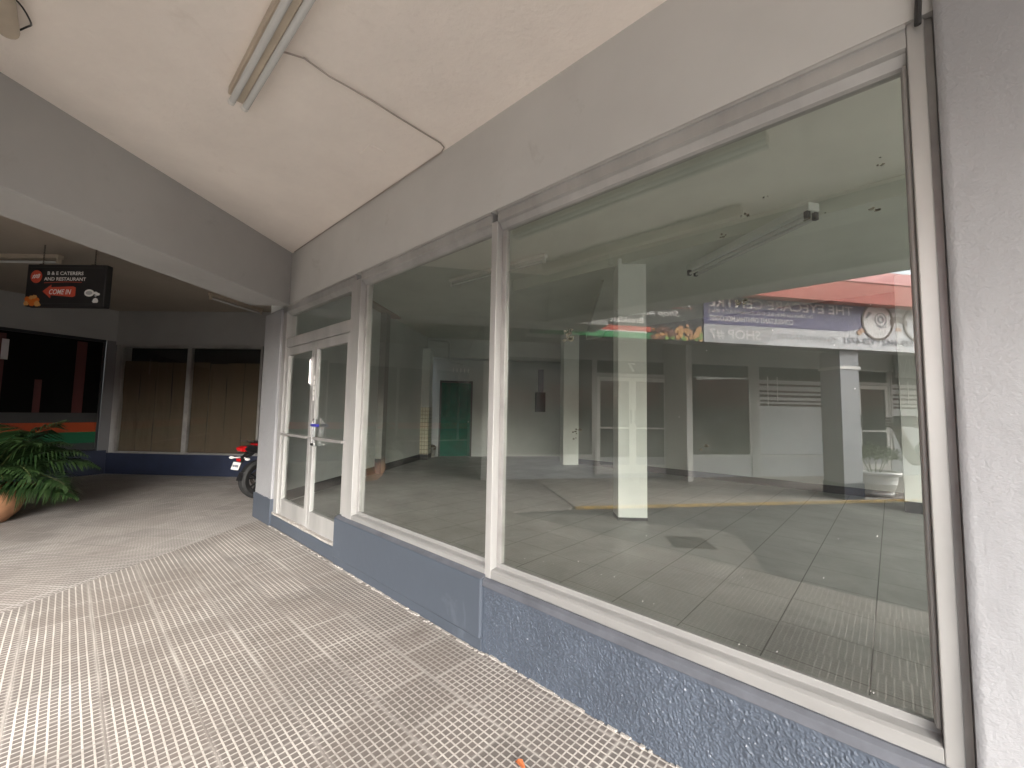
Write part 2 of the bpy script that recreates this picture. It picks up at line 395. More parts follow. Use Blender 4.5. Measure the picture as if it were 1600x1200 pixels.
# our pavement, split along the mitre line
mA=(-6.45,1.95); mB=(-3.25,-1.05)
mitre=[(-6.3,1.80),(-4.36,-.73),(-4.24,-.80)]
g=MB(); g.prism([(-6.30,1.80),(-4.33,-.76),(16,-.76),(16,2.0),(-6.35,2.0)],-.3,0); o=tag(g.build('pavement',M['tileA']),kind='structure')
g=MB(); g.prism([(-6.35,2.0),(-6.45,2.2),(-8.6,5.0),(-13.6,.9),(-11.0,-7.0),(-6.7,-6.0),kp(-2.35,-.0),(-4.33,-.76),(-6.30,1.80)],-.3,0)
tag(g.build('side_pavement',M['tileB']),kind='structure')
# pavement and yellow kerb of the opposite row
g=MB(); pts=[kp(-2.3,.05),kp(-2.3,3.2),kp(14,3.2),kp(14,.05)]
if True:
    g.prism(pts,-.3,.010)
tag(g.build('opposite_pavement',M['tileC']),kind='structure')
g=MB(); g.prism([kp(-2.3,0),kp(-2.3,.048),kp(14,.048),kp(14,0)],-.3,.022); tag(g.build('kerb',M['yellow'],bevel=.015),kind='structure')
# concrete patch and drain grate beside our pavement
def flip(p): return (p[0],MIR-p[1])
g=MB(); pl=[flip(p) for p in [(-4.1,4.9),(-3.2,5.62),(-2.66,5.60),(-1.72,6.05),(-1.50,5.9),(-1.20,5.35),(-.95,4.70),(-4.0,4.68)]]
g.prism(pl,-.06,-.021); tag(g.build('concrete_apron',M['conc']),kind='structure')
gr=MB()
gc=Vector(flip((-1.84,5.2))); ga=rad(-40)
def rot2(x,y): return (gc.x+x*math.cos(ga)-y*math.sin(ga), gc.y+x*math.sin(ga)+y*math.cos(ga))
gr.prism([rot2(-.24,-.24),rot2(.24,-.24),rot2(.24,.24),rot2(-.24,.24)],-.03,-.017)
for i in range(11):
    t=-.2+.04*i
    gr.prism([rot2(t-.012,-.22),rot2(t+.012,-.22),rot2(t+.012,.22),rot2(t-.012,.22)],-.016,-.008)
tag(gr.build('drain_grate',M['iron']),'rusty square drain grate set in the concrete beside the pavement edge','grate')

# ------------------------------------------------------------------ our building
HB=empty('shop_building',(-2.8,1.93,0),0,'grey painted vacant shop with tall aluminium framed windows and blue plinth','building')
HO=(-2.8,1.93,0)
def hb(): return MB(HO)
hb().box(-5.93,7,1.872,2.08,2.865,3.56).build('header_wall',M['wallgrey'],HB)
hb().prism([(-6.6,1.95),(-6.0,1.80),(-3.55,-1.35),(-3.3,-1.14),(7,-1.14),(7,2.3),(-6.5,2.3)],3.54,3.78).build('ceiling',M['ceiling'],HB)
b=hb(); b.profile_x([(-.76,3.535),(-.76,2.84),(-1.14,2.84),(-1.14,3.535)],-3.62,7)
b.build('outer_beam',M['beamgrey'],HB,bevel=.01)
# mitre beam
n0=Vector((-5.694,1.868)); n1=Vector((-3.957,-.415)); md=(n1-n0).normalized(); mn=Vector((md.y,-md.x))
if mn.x>0: mn=-mn
e1=n0+md*4.3
w=.53
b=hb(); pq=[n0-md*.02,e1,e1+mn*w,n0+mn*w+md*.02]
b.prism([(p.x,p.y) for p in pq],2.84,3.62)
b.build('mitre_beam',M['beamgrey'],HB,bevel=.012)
# roof edge: red fascia above the outer beam, overhang deepened to cut high skylight
b=hb(); b.profile_x([(-1.16,3.62),(-1.85,3.62),(-1.90,4.0),(-.6,4.75),(-.6,3.80),(-1.16,3.80)],-3.3,7)
b.build('roof_fascia',M['redroof'],HB)
b=hb(); b.box(-8.5,7,-.6,12,4.3,4.5); b.build('roof',M['conc'],HB)
# plinth: smooth raised panel, roughcast panel, door threshold
PX=-1.945
b=hb(); b.box(-4.06,PX,1.842,2.05,.075,.447); b.build('smooth_plinth',M['plinth'],HB,bevel=.012)
b=hb(); b.box(-4.06,PX,1.856,2.05,0,.077); b.build('plinth_foot',M['plinth'],HB,bevel=.004)
b=hb(); b.profile_x([(1.845,.4475),(2.0,.4475),(2.0,.47),(1.885,.468)],-4.06,PX); b.build('plinth_ledge',M['ledge'],HB)
# roughcast: modelled relief
nx,nz=760,150
x0,x1,z0,z1=PX+.002,.15,-.01,.405
vs=[];fs=[]
for j in range(nz+1):
    z=z0+(z1-z0)*j/nz
    for i in range(nx+1):
        x=x0+(x1-x0)*i/nx
        q=Vector((x*104+z*40,z*72-x*34,3.1))
        h=noise.noise(q)*.5+noise.noise(q*2.3)*.30+noise.noise(q*.45)*.35
        h=max(-.25,h)
        edge=min(1,(z1-z)/.025,(x-x0)/.02+.1)
        vs.append((x,1.868-.0085*h*edge-.006*(1-min(1,max(0,(z-.0)/.06)))*0,z))
for j in range(nz):
    for i in range(nx):
        a=j*(nx+1)+i; fs.append((a,a+1,a+nx+2,a+nx+1))
b=hb(); b.add(vs,fs); b.box(x0,x1,1.90,2.05,z0,z1)
b.build('roughcast_plinth',M['plinthr'],HB,smooth=True)
b=hb(); b.profile_x([(1.852,.405),(2.0,.405),(2.0,.452),(1.876,.452),(1.858,.440)],PX+.002,.148); b.build('plinth_ledge',M['ledge'],HB,bevel=.003)
# threshold under the door
b=hb(); b.box(-5.95,-4.06,1.862,2.1,0,.15); b.build('threshold',M['plinth'],HB,bevel=.015)
# lumpy mortar line under the door frame
b=hb()
for i in range(46):
    x=-5.9+i*.0398; hgt=.008+.018*abs(noise.noise(Vector((x*3.1,0,0))))
    b.box(x,x+.0396,1.866-.012*noise.noise(Vector((x*4,1,0))),1.93,.1505,.162+hgt)
b.build('mortar_bed',M['mortar'],HB)
b=hb()
random.seed(5)
x=-5.9
while x<.14:
    l=random.uniform(.012,.06); wd=.002+.024*abs(noise.noise(Vector((x*5,4,0))))+random.uniform(0,.006); hh=random.uniform(.003,.012)
    y0=1.842 if x<PX else 1.862
    b.prism([(x,y0-wd),(x+l*.9,y0-wd*random.uniform(.4,1.1)),(x+l,y0+.01),(x,y0+.01)],.0005,hh)
    x+=l+random.choice((0,0,.02,.08))
b.build('mortar_fillet',M['mortar'],HB)
b=hb()
cpx,cpy=-2.95,1.52
b.prism([(cpx-.09,cpy-.07),(cpx+.08,cpy-.075),(cpx+.085,cpy+.06),(cpx-.085,cpy+.07)],3.535,3.545)
b.build('ceiling_patch',M['ceiling'],HB,bevel=.004)
# left pillar with painted foot
b=hb(); b.prism([(-6.60,1.86),(-5.93,1.855),(-5.93,2.03),(-6.70,2.03)],0.30,2.842); b.build('pillar',M['pillar'],HB,bevel=.012)
b=hb(); poly=[(-6.612,0)]
fx=[-5.915+(-.697)*i/14 for i in range(15)]
b.slab([(-6.612,-.0),(-5.915,-.0)]+[(x,.335+.022*noise.noise(Vector((x*7,2,0)))) for x in fx],1.846,1.90)
b.prism([(-6.612,1.90),(-5.915,1.90),(-5.915,2.035),(-6.71,2.035)],0,.32)
b.build('pillar_foot',M['plinth'],HB)
# right pillar wall, rough and pale
nx,nz=120,200
vs=[];fs=[]
px0,px1,pz1=.148,1.5,3.5385
for j in range(nz+1):
    z=pz1*j/nz
    for i in range(nx+1):
        x=px0+(px1-px0)*i/nx
        q=Vector((x*2.2,z*2.2,5)); h=.6*noise.noise(q*1.0)+.25*noise.noise(q*3.1)+.12*noise.noise(q*9)
        vs.append((x,1.842-.006*h-(0 if i else -.008),z))
for j in range(nz):
    for i in range(nx):
        a=j*(nx+1)+i; fs.append((a,a+1,a+nx+2,a+nx+1))
b=hb(); b.add(vs,fs); b.box(px0+.001,px1,1.87,2.3,0,pz1)
b.build('pillar',M['pillar'],HB,smooth=True)['label']='wide rough pale pillar at the right end of the windows'
b=hb(); b.box(5.6,6.2,1.86,2.0,0,2.865); b.build('wall',M['wallgrey'],HB)
b=hb(); b.box(1.5,5.6,1.86,2.05,0,.452); b.build('plinth',M['plinth'],HB)
b=hb(); b.box(.129,.1475,1.90,1.98,0.45,2.865); b.build('frame_gap_seal',M['alu2'],HB)

# windows: frame in alu, mullions, panes
GB,GT=.535,2.742
def window(x0,x1,nm):
    f=hb()
    # sill: painted flat strip, then stepped channel up to the glass
    f.profile_x([(1.884,.4525),(1.97,.4525),(1.97,.536),(1.938,.540),(1.936,.512),(1.900,.506),(1.884,.498)],x0,x1,1)
    hd=hb(); hd.profile_x([(1.872,2.864),(1.872,2.848),(1.884,2.846),(1.884,2.786),(1.905,2.778),(1.925,2.745),(1.940,2.738),(1.97,2.738),(1.97,2.864)],x0,x1,0)
    o=f.build('window',[M['alu'],M['sillpaint']],HB,bevel=.002); o['label']=nm
    hd.build('frame_head',M['alu'],o,bevel=.002)
    p=hb(); p.box(x0+.001,x1-.001,GY-.003,GY+.003,.53,2.75)
    pn=p.build('pane',M['glass'],o)
    for xa,xb in ((x0,x0+.035),(x1-.016,x1)):
        s=hb(); s.box(xa,xb,1.936,1.972,.537,2.737); s.build('glazing_stop',M['alu2'],o,bevel=.002)
    return o
w1=window(-3.79,-1.955,'narrower window pane between the door and the middle mullion')
w2=window(-1.90,.083,'widest window pane beside the pale pillar')
w3=window(1.55,3.5,'added window bay right of the pale pillar to let in light'); w4=window(3.56,5.58,'added last window bay at the right to let in light')  # unseen bays added to brighten the room inside
def mullion(x0,x1,z0=.4525,z1=2.79,yf=1.882):
    b=hb(); b.box(x0,x1,yf,1.99,z0,z1); b.box(x0+.012,x1-.012,1.99,2.02,z0,z1); return b.build('mullion',M['alu'],HB,bevel=.004)
mullion(-1.9545,-1.9005,.43); mullion(3.5005,3.5595,.43); mullion(1.5005,1.5495,.43)
mullion(-3.90,-3.79,.45,2.80)
b=hb(); b.box(.0835,.128,1.882,1.99,.43,2.865); b.box(.070,.0833,1.915,1.98,.535,2.742); b.build('jamb',M['alu'],HB,bevel=.004)
# door: outer frame, transom light, two leaves
f=hb()
f.box(-5.93,-5.80,1.884,2.0,.155,2.80); f.box(-3.9005,-3.99,1.886,1.99,.155,2.80)
f.profile_x([(1.872,2.864),(1.872,2.848),(1.884,2.846),(1.884,2.776),(1.93,2.740),(1.99,2.738),(1.99,2.864)],-5.93,-3.90)
f.profile_x([(1.888,2.42),(1.90,2.30),(1.99,2.30),(1.99,2.42)],-5.80,-3.99)
D=f.build('door',M['alu'],HB,bevel=.003); D['label']='pair of glazed aluminium door leaves with a light above'
b=hb(); b.box(-5.80,-3.99,GY-.003,GY+.003,2.42,2.74); b.build('pane',M['clear'],D)
def leaf(x0,x1,hinge_left):
    f=hb(); st=.075
    z0,z1=.165,2.295
    f.box(x0,x0+st,1.905,1.95,z0,z1); f.box(x1-st,x1,1.905,1.95,z0,z1)
    f.box(x0+st,x1-st,1.906,1.949,z1-.10,z1-.001); f.box(x0+st,x1-st,1.906,1.949,z0+.001,z0+.20)
    lf=f.build('leaf',M['alu'],D,bevel=.004)
    p=hb(); p.box(x0+st-.005,x1-st+.005,1.926,1.932,z0+.19,z1-.09); p.build('pane',M['clear'],D)
    h=hb(); h.box(x0+.03,x1-.03,1.868,1.884,1.165,1.195); h.box(x0+.03,x0+.06,1.88,1.91,1.165,1.195); h.box(x1-.06,x1-.03,1.88,1.91,1.165,1.195)
    h.build('push_bar',M['alu2'],D,bevel=.003)
leaf(-5.795,-4.90,True); leaf(-4.893,-3.995,False)
b=hb(); b.box(-4.80,-4.765,1.885,1.906,1.09,1.40); b.box(-4.79,-4.70,1.865,1.887,1.10,1.125); b.tube([(-4.755,1.87,1.13),(-4.755,1.87,1.37)],.009,8)
b.build('handle',M['chrome'],D,bevel=.002)
b=hb(); b.box(-4.80,-4.63,1.862,1.89,1.31,1.34); b.build('blue_tape_wrap',M['blue'],D,bevel=.004)
b=hb()
for k in range(5): b.box(-4.875,-4.84,1.902,1.9046,1.60+k*.06,1.65+k*.06)
b.build('sticker_strip',M['ink_white'],D)
b=hb(); b.box(-4.965,-4.945,1.890,1.905,1.78,2.10); b.tube([(-4.955,1.885,1.80),(-4.955,1.885,2.08)],.008,8); b.build('flush_bolt',M['chrome'],D)
# residue of old tape and paint flecks on the glass
def pane_marks(par,marks):
    b=hb()
    for (x,z,wd,ht,k) in marks:
        for q in range(k):
            xx=x+random.uniform(-wd,wd)/2; zz=z+random.uniform(-ht,ht)/2; r=random.uniform(.10,.26)*min(wd,ht)
            n=7; r0=random.random()*6
            b.slab([(xx+r*random.uniform(.5,1.5)*math.cos(r0+i*2*math.pi/n)*1.3,zz+r*random.uniform(.4,1.2)*math.sin(r0+i*2*math.pi/n)) for i in range(n)],GY-.0045,GY-.0034)
    return b.build('tape_residue',M['residue'],par)
pane_marks(w2,[(-.44,2.375,.05,.02,7),(-.53,2.31,.03,.02,4),(-.36,2.43,.03,.01,3),(-.19,2.29,.09,.015,8),(-.02,2.27,.03,.05,3),(-.46,2.0,.04,.03,8),(-1.36,1.965,.06,.07,10),(-1.05,2.03,.015,.05,4),(-1.30,1.40,.05,.04,7),(-1.31,1.36,.03,.02,4),(-.62,1.36,.03,.03,6),(.0,2.45,.02,.06,3)])
fl=hb()
for k in range(46):
    x=random.uniform(-1.85,.05) if k<34 else random.uniform(-3.7,-2.0); z=.56+random.random()**2*1.5; r=random.uniform(.0006,.0019)
    fl.slab([(x+r*math.cos(i),z+r*math.sin(i)*1.4) for i in range(0,6)],GY-.0046,GY-.0034)
fl.build('paint_flecks',M['ink_white'],w2)

# interior (real size: floor 0.15 m above the pavement)
def q(x,y): return (x*.9,y*.9)
LW0=Vector((-6.45,2.05)); LWd=Vector((-.574,.819))
lw1=Vector(q(-11.2,7.85)); 
b=hb(); lnorm=Vector((-.819,-.574))
p0=Vector((-6.42,2.02)); p1=Vector((-10.15,7.30))
b.prism([(p0.x,p0.y),(p1.x,p1.y),(p1.x+lnorm.x*.18,p1.y+lnorm.y*.18),(p0.x+lnorm.x*.18,p0.y+lnorm.y*.18)][::-1],0,4.2)
b.build('side_wall',M['iwall'],HB)
bd=Vector((.61,.792)); bn=Vector((-.792,.61))
r0=Vector(q(-11.62,8.13)); r1=r0+bd*4.35
b=hb(); pb=[r0-bd*.6,r1,r1+bn*.2,r0-bd*.6+bn*.2]; b.prism([(p.x,p.y) for p in pb],0,4.2); b.build('back_wall',M['iwall2'],HB)
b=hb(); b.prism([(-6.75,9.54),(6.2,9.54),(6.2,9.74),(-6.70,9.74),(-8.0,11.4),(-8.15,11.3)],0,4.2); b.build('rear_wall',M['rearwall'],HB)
b=hb(); b.box(5.62,5.80,2.0,9.6,0,.5); b.box(5.62,5.80,2.0,9.6,2.9,4.2)
for yy in (2.0,4.5,7.0,9.3): b.box(5.62,5.80,yy,yy+.2,.5,2.9)
b.build('right_wall',M['iwall'],HB)
for yy in (2.2,4.7,7.2):
    b=hb(); f=hb(); f.box(5.68,5.74,yy,yy+2.3,.5,.56); f.box(5.68,5.74,yy,yy+2.3,2.84,2.9); f.box(5.68,5.74,yy,yy+.05,.56,2.84); f.box(5.68,5.74,yy+2.25,yy+2.3,.56,2.84)
    wo=f.build('window',M['alu'],HB); b.box(5.705,5.711,yy+.04,yy+2.26,.55,2.85); b.build('pane',M['clear'],wo)  # unseen side windows, added so daylight fills the interior
b=hb(); b.box(.106,.62,8.46,8.9,.14,4.0); b.build('pilaster',M['iwall'],HB); b=hb(); b.box(.100,.62,8.45,8.46,.15,.31); b.build('skirting',M['black'],HB)
b=hb(); b.prism([(-6.3,1.97),(5.7,1.97),(5.7,9.6),(-6.7,9.6),(-8.1,11.3),(-10.9,8.1)],0,.15); b.build('interior_floor',M['ifloor'],HB)
b=hb(); b.prism([(-6.6,2.09),(6.0,2.09),(6.0,10),(-8.0,11.4),(-11.6,8.1)],3.70,3.9); b.build('interior_ceiling',M['iceil'],HB)
# ceiling beams inside
b=hb()
def beamline(b,p,qq,wd,z0,z1):
    p=Vector(p);qq=Vector(qq);d=(qq-p).normalized();n=Vector((-d.y,d.x))*wd/2
    b.prism([tuple(p-n),tuple(qq-n),tuple(qq+n),tuple(p+n)],z0,z1)
beamline(b,(5.62,5.25),(-4.55,5.10),.42,3.52,3.72)
beamline(b,(-2.6,5.0),(-6.6,10.6),.40,3.54,3.715)
b.build('interior_beam',M['iceil'],HB)
# lintel above the back wall recess
b=hb(); lb=[r0-bd*.1-bn*.45,r1-bn*.45,r1-bn*.002,r0-bd*.1-bn*.002]; b.prism([(p.x,p.y) for p in lb],3.12,3.71); b.build('lintel',M['iwall'],HB)
# skirting
b=hb()
sk=lambda P,Q,nn: b.prism([tuple(P),tuple(Q),tuple(Q+nn*.02),tuple(P+nn*.02)],.151,.30)
sk(p0,p1,-lnorm)
b.box(-6.3,5.62,9.515,9.54,.151,.29)
b.build('skirting',M['black'],HB)
# tiled pier at the end of the side wall
tp=empty('unused',(0,0,0)); bpy.data.objects.remove(tp)
ta=Vector(q(-11.10,7.36)); tb=Vector(q(-10.70,7.72)); tdv=(tb-ta).normalized(); tn=Vector((-tdv.y,tdv.x))
def pier(z0,z1,mat,nm,gr=0):
    b=hb(); P=[ta-tdv*gr-tn*gr,tb+tdv*gr-tn*gr,tb+tdv*gr+tn*.42,ta-tdv*gr+tn*.42]; b.prism([(p.x,p.y) for p in P],z0,z1); return b.build(nm,mat,HB)
pier(.30,1.62,M['walltile'],'tiled_pier',.012); pier(1.62,3.3,M['iwhite'],'pier'); pier(.15,.30,M['black'],'skirting',.02)
# green back door
dg0=Vector(q(-11.243,8.62)); dg1=Vector(q(-10.638,9.405)); dd=(dg1-dg0).normalized(); dn=Vector((dd.y,-dd.x))
b=hb(); P=[dg0-dd*.05,dg1+dd*.05,dg1+dd*.05+dn*.05,dg0-dd*.05+dn*.05]; 
b.prism([(p.x,p.y) for p in (dg0-dd*.055,dg0,dg0+dn*.07,dg0-dd*.055+dn*.07)],.15,2.40)
b.prism([(p.x,p.y) for p in (dg1,dg1+dd*.055,dg1+dd*.055+dn*.07,dg1+dn*.07)],.15,2.40)
b.prism([(p.x,p.y) for p in (dg0-dd*.055,dg1+dd*.055,dg1+dd*.055+dn*.07,dg0-dd*.055+dn*.07)],2.40,2.46)
bdoor=b.build('back_door',M['black'],HB); bdoor['label']='green flush door in a black frame at the back'
b=hb(); b.prism([(p.x,p.y) for p in (dg0,dg1,dg1+dn*.045,dg0+dn*.045)],.16,2.395); b.build('leaf',M['green'],bdoor)
b=hb(); c=dg1-dd*.06+dn*.07; b.ball((c.x,c.y,1.2),.03,10); b.build('knob',M['chrome'],bdoor,smooth=True)
# vent slots over the door
b=hb()
for i in range(5):
    c=dg0+dd*(.32+i*.115)+dn*.09; b.prism([(p.x,p.y) for p in (c,c+dd*.03,c+dd*.03+dn*.006,c+dn*.006)],2.72,2.84)
b.build('vent_slots',M['ink_white'],HB)
# waste pipe with two elbows on the lintel
b=hb(); o1=r0+bd*.15-bn*.52; o2=r0+bd*.75-bn*.52
b.tube([(o1.x,o1.y,3.62),(o2.x-.05,o2.y-.05,3.60),(o2.x,o2.y,3.54),(o2.x,o2.y,3.05),(o2.x+.03,o2.y+.05,3.0),(o2.x+.25,o2.y+.33,2.93)],.028,10)
b.build('waste_pipe',M['iwall2'],HB,smooth=True)
# white free-standing column
ca=Vector(q(-2.915,5.43)); cb_=Vector(q(-2.60,5.70)); cd=(cb_-ca).normalized(); cn=Vector((-cd.y,cd.x))
b=hb(); P=[ca,cb_,cb_+cn*.30,ca+cn*.30]; b.prism([(p.x,p.y) for p in P],.185,3.60)
col=b.build('column',M['iwhite'],HB,bevel=.008); col['label']='white square column standing free inside the shop'
b=hb(); P=[ca-cd*.004-cn*.004,cb_+cd*.004-cn*.004,cb_+cd*.004+cn*.304,ca-cd*.004+cn*.304]; b.prism([(p.x,p.y) for p in P],.15,.188); b.build('column_foot',M['black'],col)
# interior round pier at the back right
b=hb(); P=[Vector(q(-7.18,10.05)),Vector(q(-6.88,10.40))]; d=(P[1]-P[0]).normalized(); n_=Vector((-d.y,d.x))
b.prism([tuple(P[0]),tuple(P[1]),tuple(P[1]+n_*.4),tuple(P[0]+n_*.4)],.15,3.7); b.build('pier',M['iwhite'],HB)

# things inside the shop
BK=Vector(q(-11.28,8.30))
B=empty('bucket',(BK.x,BK.y,.151),0,'dirty white plastic bucket with a rag over it beside the green door','bucket')
b=MB(); b.lathe([(.10,0),(.105,.005),(.135,.27),(.145,.275),(.145,.29),(.128,.29),(.10,.03)],n=20,caps=False); b.build('body',M['dirtybucket'],B,smooth=True)
b=MB(); b.tube([(.14*math.cos(t),.0,.28+.10*math.sin(t)) for t in [math.pi*i/10 for i in range(11)]],.004,6); b.build('handle',M['iron'],B,smooth=True)
b=MB(); b.lathe([(.16,.22),(.165,.30),(.12,.35),(.03,.36)],(-.03,-.02,0),n=16,wob=lambda t,z:.12*math.sin(3*t)+.06*math.sin(7*t)); b.build('rag',M['rag'],B,smooth=True)
fb=r0+bd*3.52-bn*.02
FB=empty('fuse_box',(fb.x,fb.y,1.55),math.atan2(bd.y,bd.x),'black metal fuse box with a grey trunking riser on the far interior wall','fuse box')
b=MB(); b.box(-.03,.28,-.14,0,0,.62); b.box(.04,.18,-.145,-.135,.08,.5); b.build('box',M['black'],FB,bevel=.008)
b=MB(); b.box(.06,.22,-.10,0,.62,1.35); b.build('trunking',M['ink_slate'],FB)

# fluorescent battens -------------------------------------------------
def batten(name,c,rz,length,label,cat,mats,tubes=2,w=.11,h=.055,ntube_r=.019,group=None,drop=.05):
    e=empty(name,c,rz,label,cat,group)
    b=MB(); b.box(-length/2,length/2,-w/2,w/2,-h,0); b.build('housing',mats[0],e,bevel=.004)
    for k in range(tubes):
        y=(k-(tubes-1)/2)*w*.75
        b=MB(); b.tube([(-length/2+.03,y,-h-drop),(length/2-.03,y,-h-drop)],ntube_r,12); b.build('tube',mats[1],e,smooth=True)
        for sx in (-1,1):
            b=MB(); xx=sx*(length/2-.03); b.box(xx-.018,xx+.018,y-.022,y+.022,-h-drop-.022,-h+.001); b.build('lamp_holder',mats[2],e,bevel=.003)
    return e
# exterior one: wide tray with two long bare tubes
E_=empty('ceiling_lamp',(-1.80,.622,3.54),0,'long cream twin tube batten lamp on the covered walk ceiling','ceiling lamp','fluorescent battens')
b=MB(); b.box(-1.22,1.22,-.060,.060,-.055,0); b.box(-1.22,1.22,-.024,.024,-.075,-.055); b.build('housing',M['cream'],E_,bevel=.006)
for y in (-.034,.040):
    b=MB(); b.tube([(-1.235,y,-.083),(-1.215,y,-.083),(1.215,y,-.083)],.019,14); b.build('tube',M['tubeglass'],E_,smooth=True)
    b=MB(); b.lathe([(.0195,0),(.0195,.03),(.012,.036)],n=14); o=b.build('end_cap',M['white'],E_,smooth=True); o.location=(-1.215,y,-.083); o.rotation_euler=(0,-math.pi/2,0)
batten('ceiling_lamp',(-1.185,5.12-.03,3.70-.18),rad(-33),1.72,'white twin tube batten lamp hanging low inside beyond the widest pane','ceiling lamp',(M['iwhite'],M['tubeglass'],M['black']),w=.13,h=.08,group='fluorescent battens')
batten('ceiling_lamp',(-4.35,4.25,3.69),rad(4),1.9,'thin white batten lamp inside, running behind the middle mullion','ceiling lamp',(M['white'],M['tubeglass'],M['white']),tubes=1,w=.08,h=.05,group='fluorescent battens')
batten('ceiling_lamp',(-9.66,2.20,3.66),rad(122),1.25,'dusty batten lamp on the dark ceiling above the red motorcycle','ceiling lamp',(M['cream'],M['tubeglass'],M['cream']),tubes=1,w=.07,group='fluorescent battens')
batten('ceiling_lamp',(-9.20,-.62,3.66),rad(42),1.25,'dusty batten lamp on the dark ceiling behind the hanging sign','ceiling lamp',(M['cream'],M['tubeglass'],M['cream']),tubes=1,w=.07,group='fluorescent battens')

# loose cable from the lamp across the ceiling and along the wall joint
b=MB(); pts=[(-2.42,.66,3.47),(-2.42,.70,3.49),(-2.425,.80,3.528),(-2.43,.95,3.515),(-2.43,1.06,3.522),(-2.435,1.22,3.531),(-2.43,1.40,3.524),(-2.44,1.60,3.531),(-2.44,1.79,3.532),(-2.46,1.84,3.532),(-2.52,1.862,3.531),(-2.8,1.864,3.533),(-3.3,1.862,3.530),(-4.0,1.864,3.533),(-4.8,1.862,3.531),(-5.60,1.864,3.532)]
b.tube(pts,.0055,7); tag(b.build('lamp_cable',M['cable'],smooth=True),'thin painted cable sagging from the batten lamp to the wall joint','cable')
b=MB(); b.tube([(.112,1.862,2.83),(.114,1.855,2.88),(.118,1.850,2.95),(.130,1.852,3.03),(.16,1.835,3.14),(.19,1.82,3.30),(.22,1.815,3.53)],.009,8); tag(b.build('black_cable',M['blackpl'],smooth=True),'black cable rising over the frame corner beside the pale pillar','cable')
CP=empty('conduit_pipe',(-3.38,-.345,3.54),0,'tan pipe end with a loop of black wire on the ceiling at upper left','pipe')
b=MB(); b.tube([(-.012,0,-.06),(0,0,-.06),(.02,0,-.06),(2.4,0,-.06)],[.030,.042,.045,.045],16); b.box(.3,.34,-.05,.05,-.06,0); b.box(1.8,1.84,-.05,.05,-.06,0); b.build('pipe',M['cream'],CP,smooth=True)
b=MB(); b.tube([(.13+.13*math.cos(t)+.012*math.sin(3*t),.035+.05*math.sin(t),-.035-.02*math.sin(2*t)) for t in [2*math.pi*1.9*i/40 for i in range(41)]],.004,6); b.build('wire_loop',M['blackpl'],CP,smooth=True)
# dry leaf
b=MB()
cx_,cy_=-1.24,1.40
prof=[(0,0),(.012,.010),(.03,.014),(.05,.008),(.062,0),(.05,-.009),(.03,-.013),(.012,-.008)]
b.add([(cx_+x,cy_+y,.006+.010*math.sin(x*60)+abs(y)*.6) for x,y in prof]+[(cx_+x,cy_+y,.0075+.010*math.sin(x*60)+abs(y)*.6) for x,y in prof],[tuple(range(8)),tuple(range(15,7,-1))]+[(i,8+i,8+(i+1)%8,(i+1)%8) for i in range(8)])
tag(b.build('dry_leaf',M['dryleaf']),'small dry orange leaf lying on the ribbed tiles near the roughcast plinth','leaf')

# ------------------------------------------------------------------ covered side area: roof
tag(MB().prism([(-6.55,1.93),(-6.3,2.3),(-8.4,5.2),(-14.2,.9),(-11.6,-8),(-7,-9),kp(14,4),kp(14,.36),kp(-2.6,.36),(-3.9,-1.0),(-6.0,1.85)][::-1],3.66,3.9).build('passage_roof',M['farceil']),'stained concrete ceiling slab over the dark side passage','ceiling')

# papered shop at the far end
PS=empty('papered_shop',(A.x,A.y,0),AD,'dark shop front with two brown papered windows and navy plinth','building')
WL=3.46
b=MB(); b.box(-.02,6.2,0,.25,2.885,3.66); b.box(WL,6.2,.0,.25,0,2.885); b.box(-.5,0.14,.02,.25,0,2.885); b.build('wall',M['fargrey'],PS)
b=MB(); b.box(-.02,6.2,-.012,.25,0,.462); b.build('plinth',M['navy'],PS,bevel=.008)
for x0,x1 in ((.15,1.76),(1.76,WL-.02)):
    f=MB(); 
    f.box(x0,x1,-.03,.06,.463,.50); f.box(x0,x1,-.03,.06,2.82,2.884); f.box(x0,x0+.055,-.03,.06,.50,2.82); f.box(x1-.04,x1,-.03,.06,.50,2.82)
    wo=f.build('window',M['alu2'],PS,bevel=.004)
    p=MB(); p.box(x0+.05,x1-.035,.0,.006,.49,2.83); p.build('pane',M['farglass'],wo)
    # hanging kraft paper sheets with gaps
    p=MB(); n=4; sw=(x1-x0-.09)/n; nz_=30
    for k in range(n):
        xa=x0+.055+k*sw; top=2.50+random.uniform(-.025,.025)
        vs=[];fs=[]
        ph=random.random()*9
        for j in range(nz_+1):
            z=.50+(top-.50)*j/nz_
            for i in range(7):
                u=i/6; xx=xa+.006+(sw-.012)*u+.010*noise.noise(Vector((z*2,k*3+ph,0)))*(1 if i in (0,6) else .4)
                vs.append((xx,.05+.018*noise.noise(Vector((xx*5,z*1.3,ph)))+.012*noise.noise(Vector((xx*14,z*3,ph))),z))
        for j in range(nz_):
            for i in range(6):
                a=j*7+i; fs.append((a,a+1,a+8,a+7))
        p.add(vs,fs)
    p.build('paper_covering',M['paper'],wo,smooth=True)
    p=MB(); p.box(x0-.3,x1+.3,.262,.275,.40,2.95); p.build('dark_backing',M['void'],wo)  # black sheet stands in for the shade behind the paper
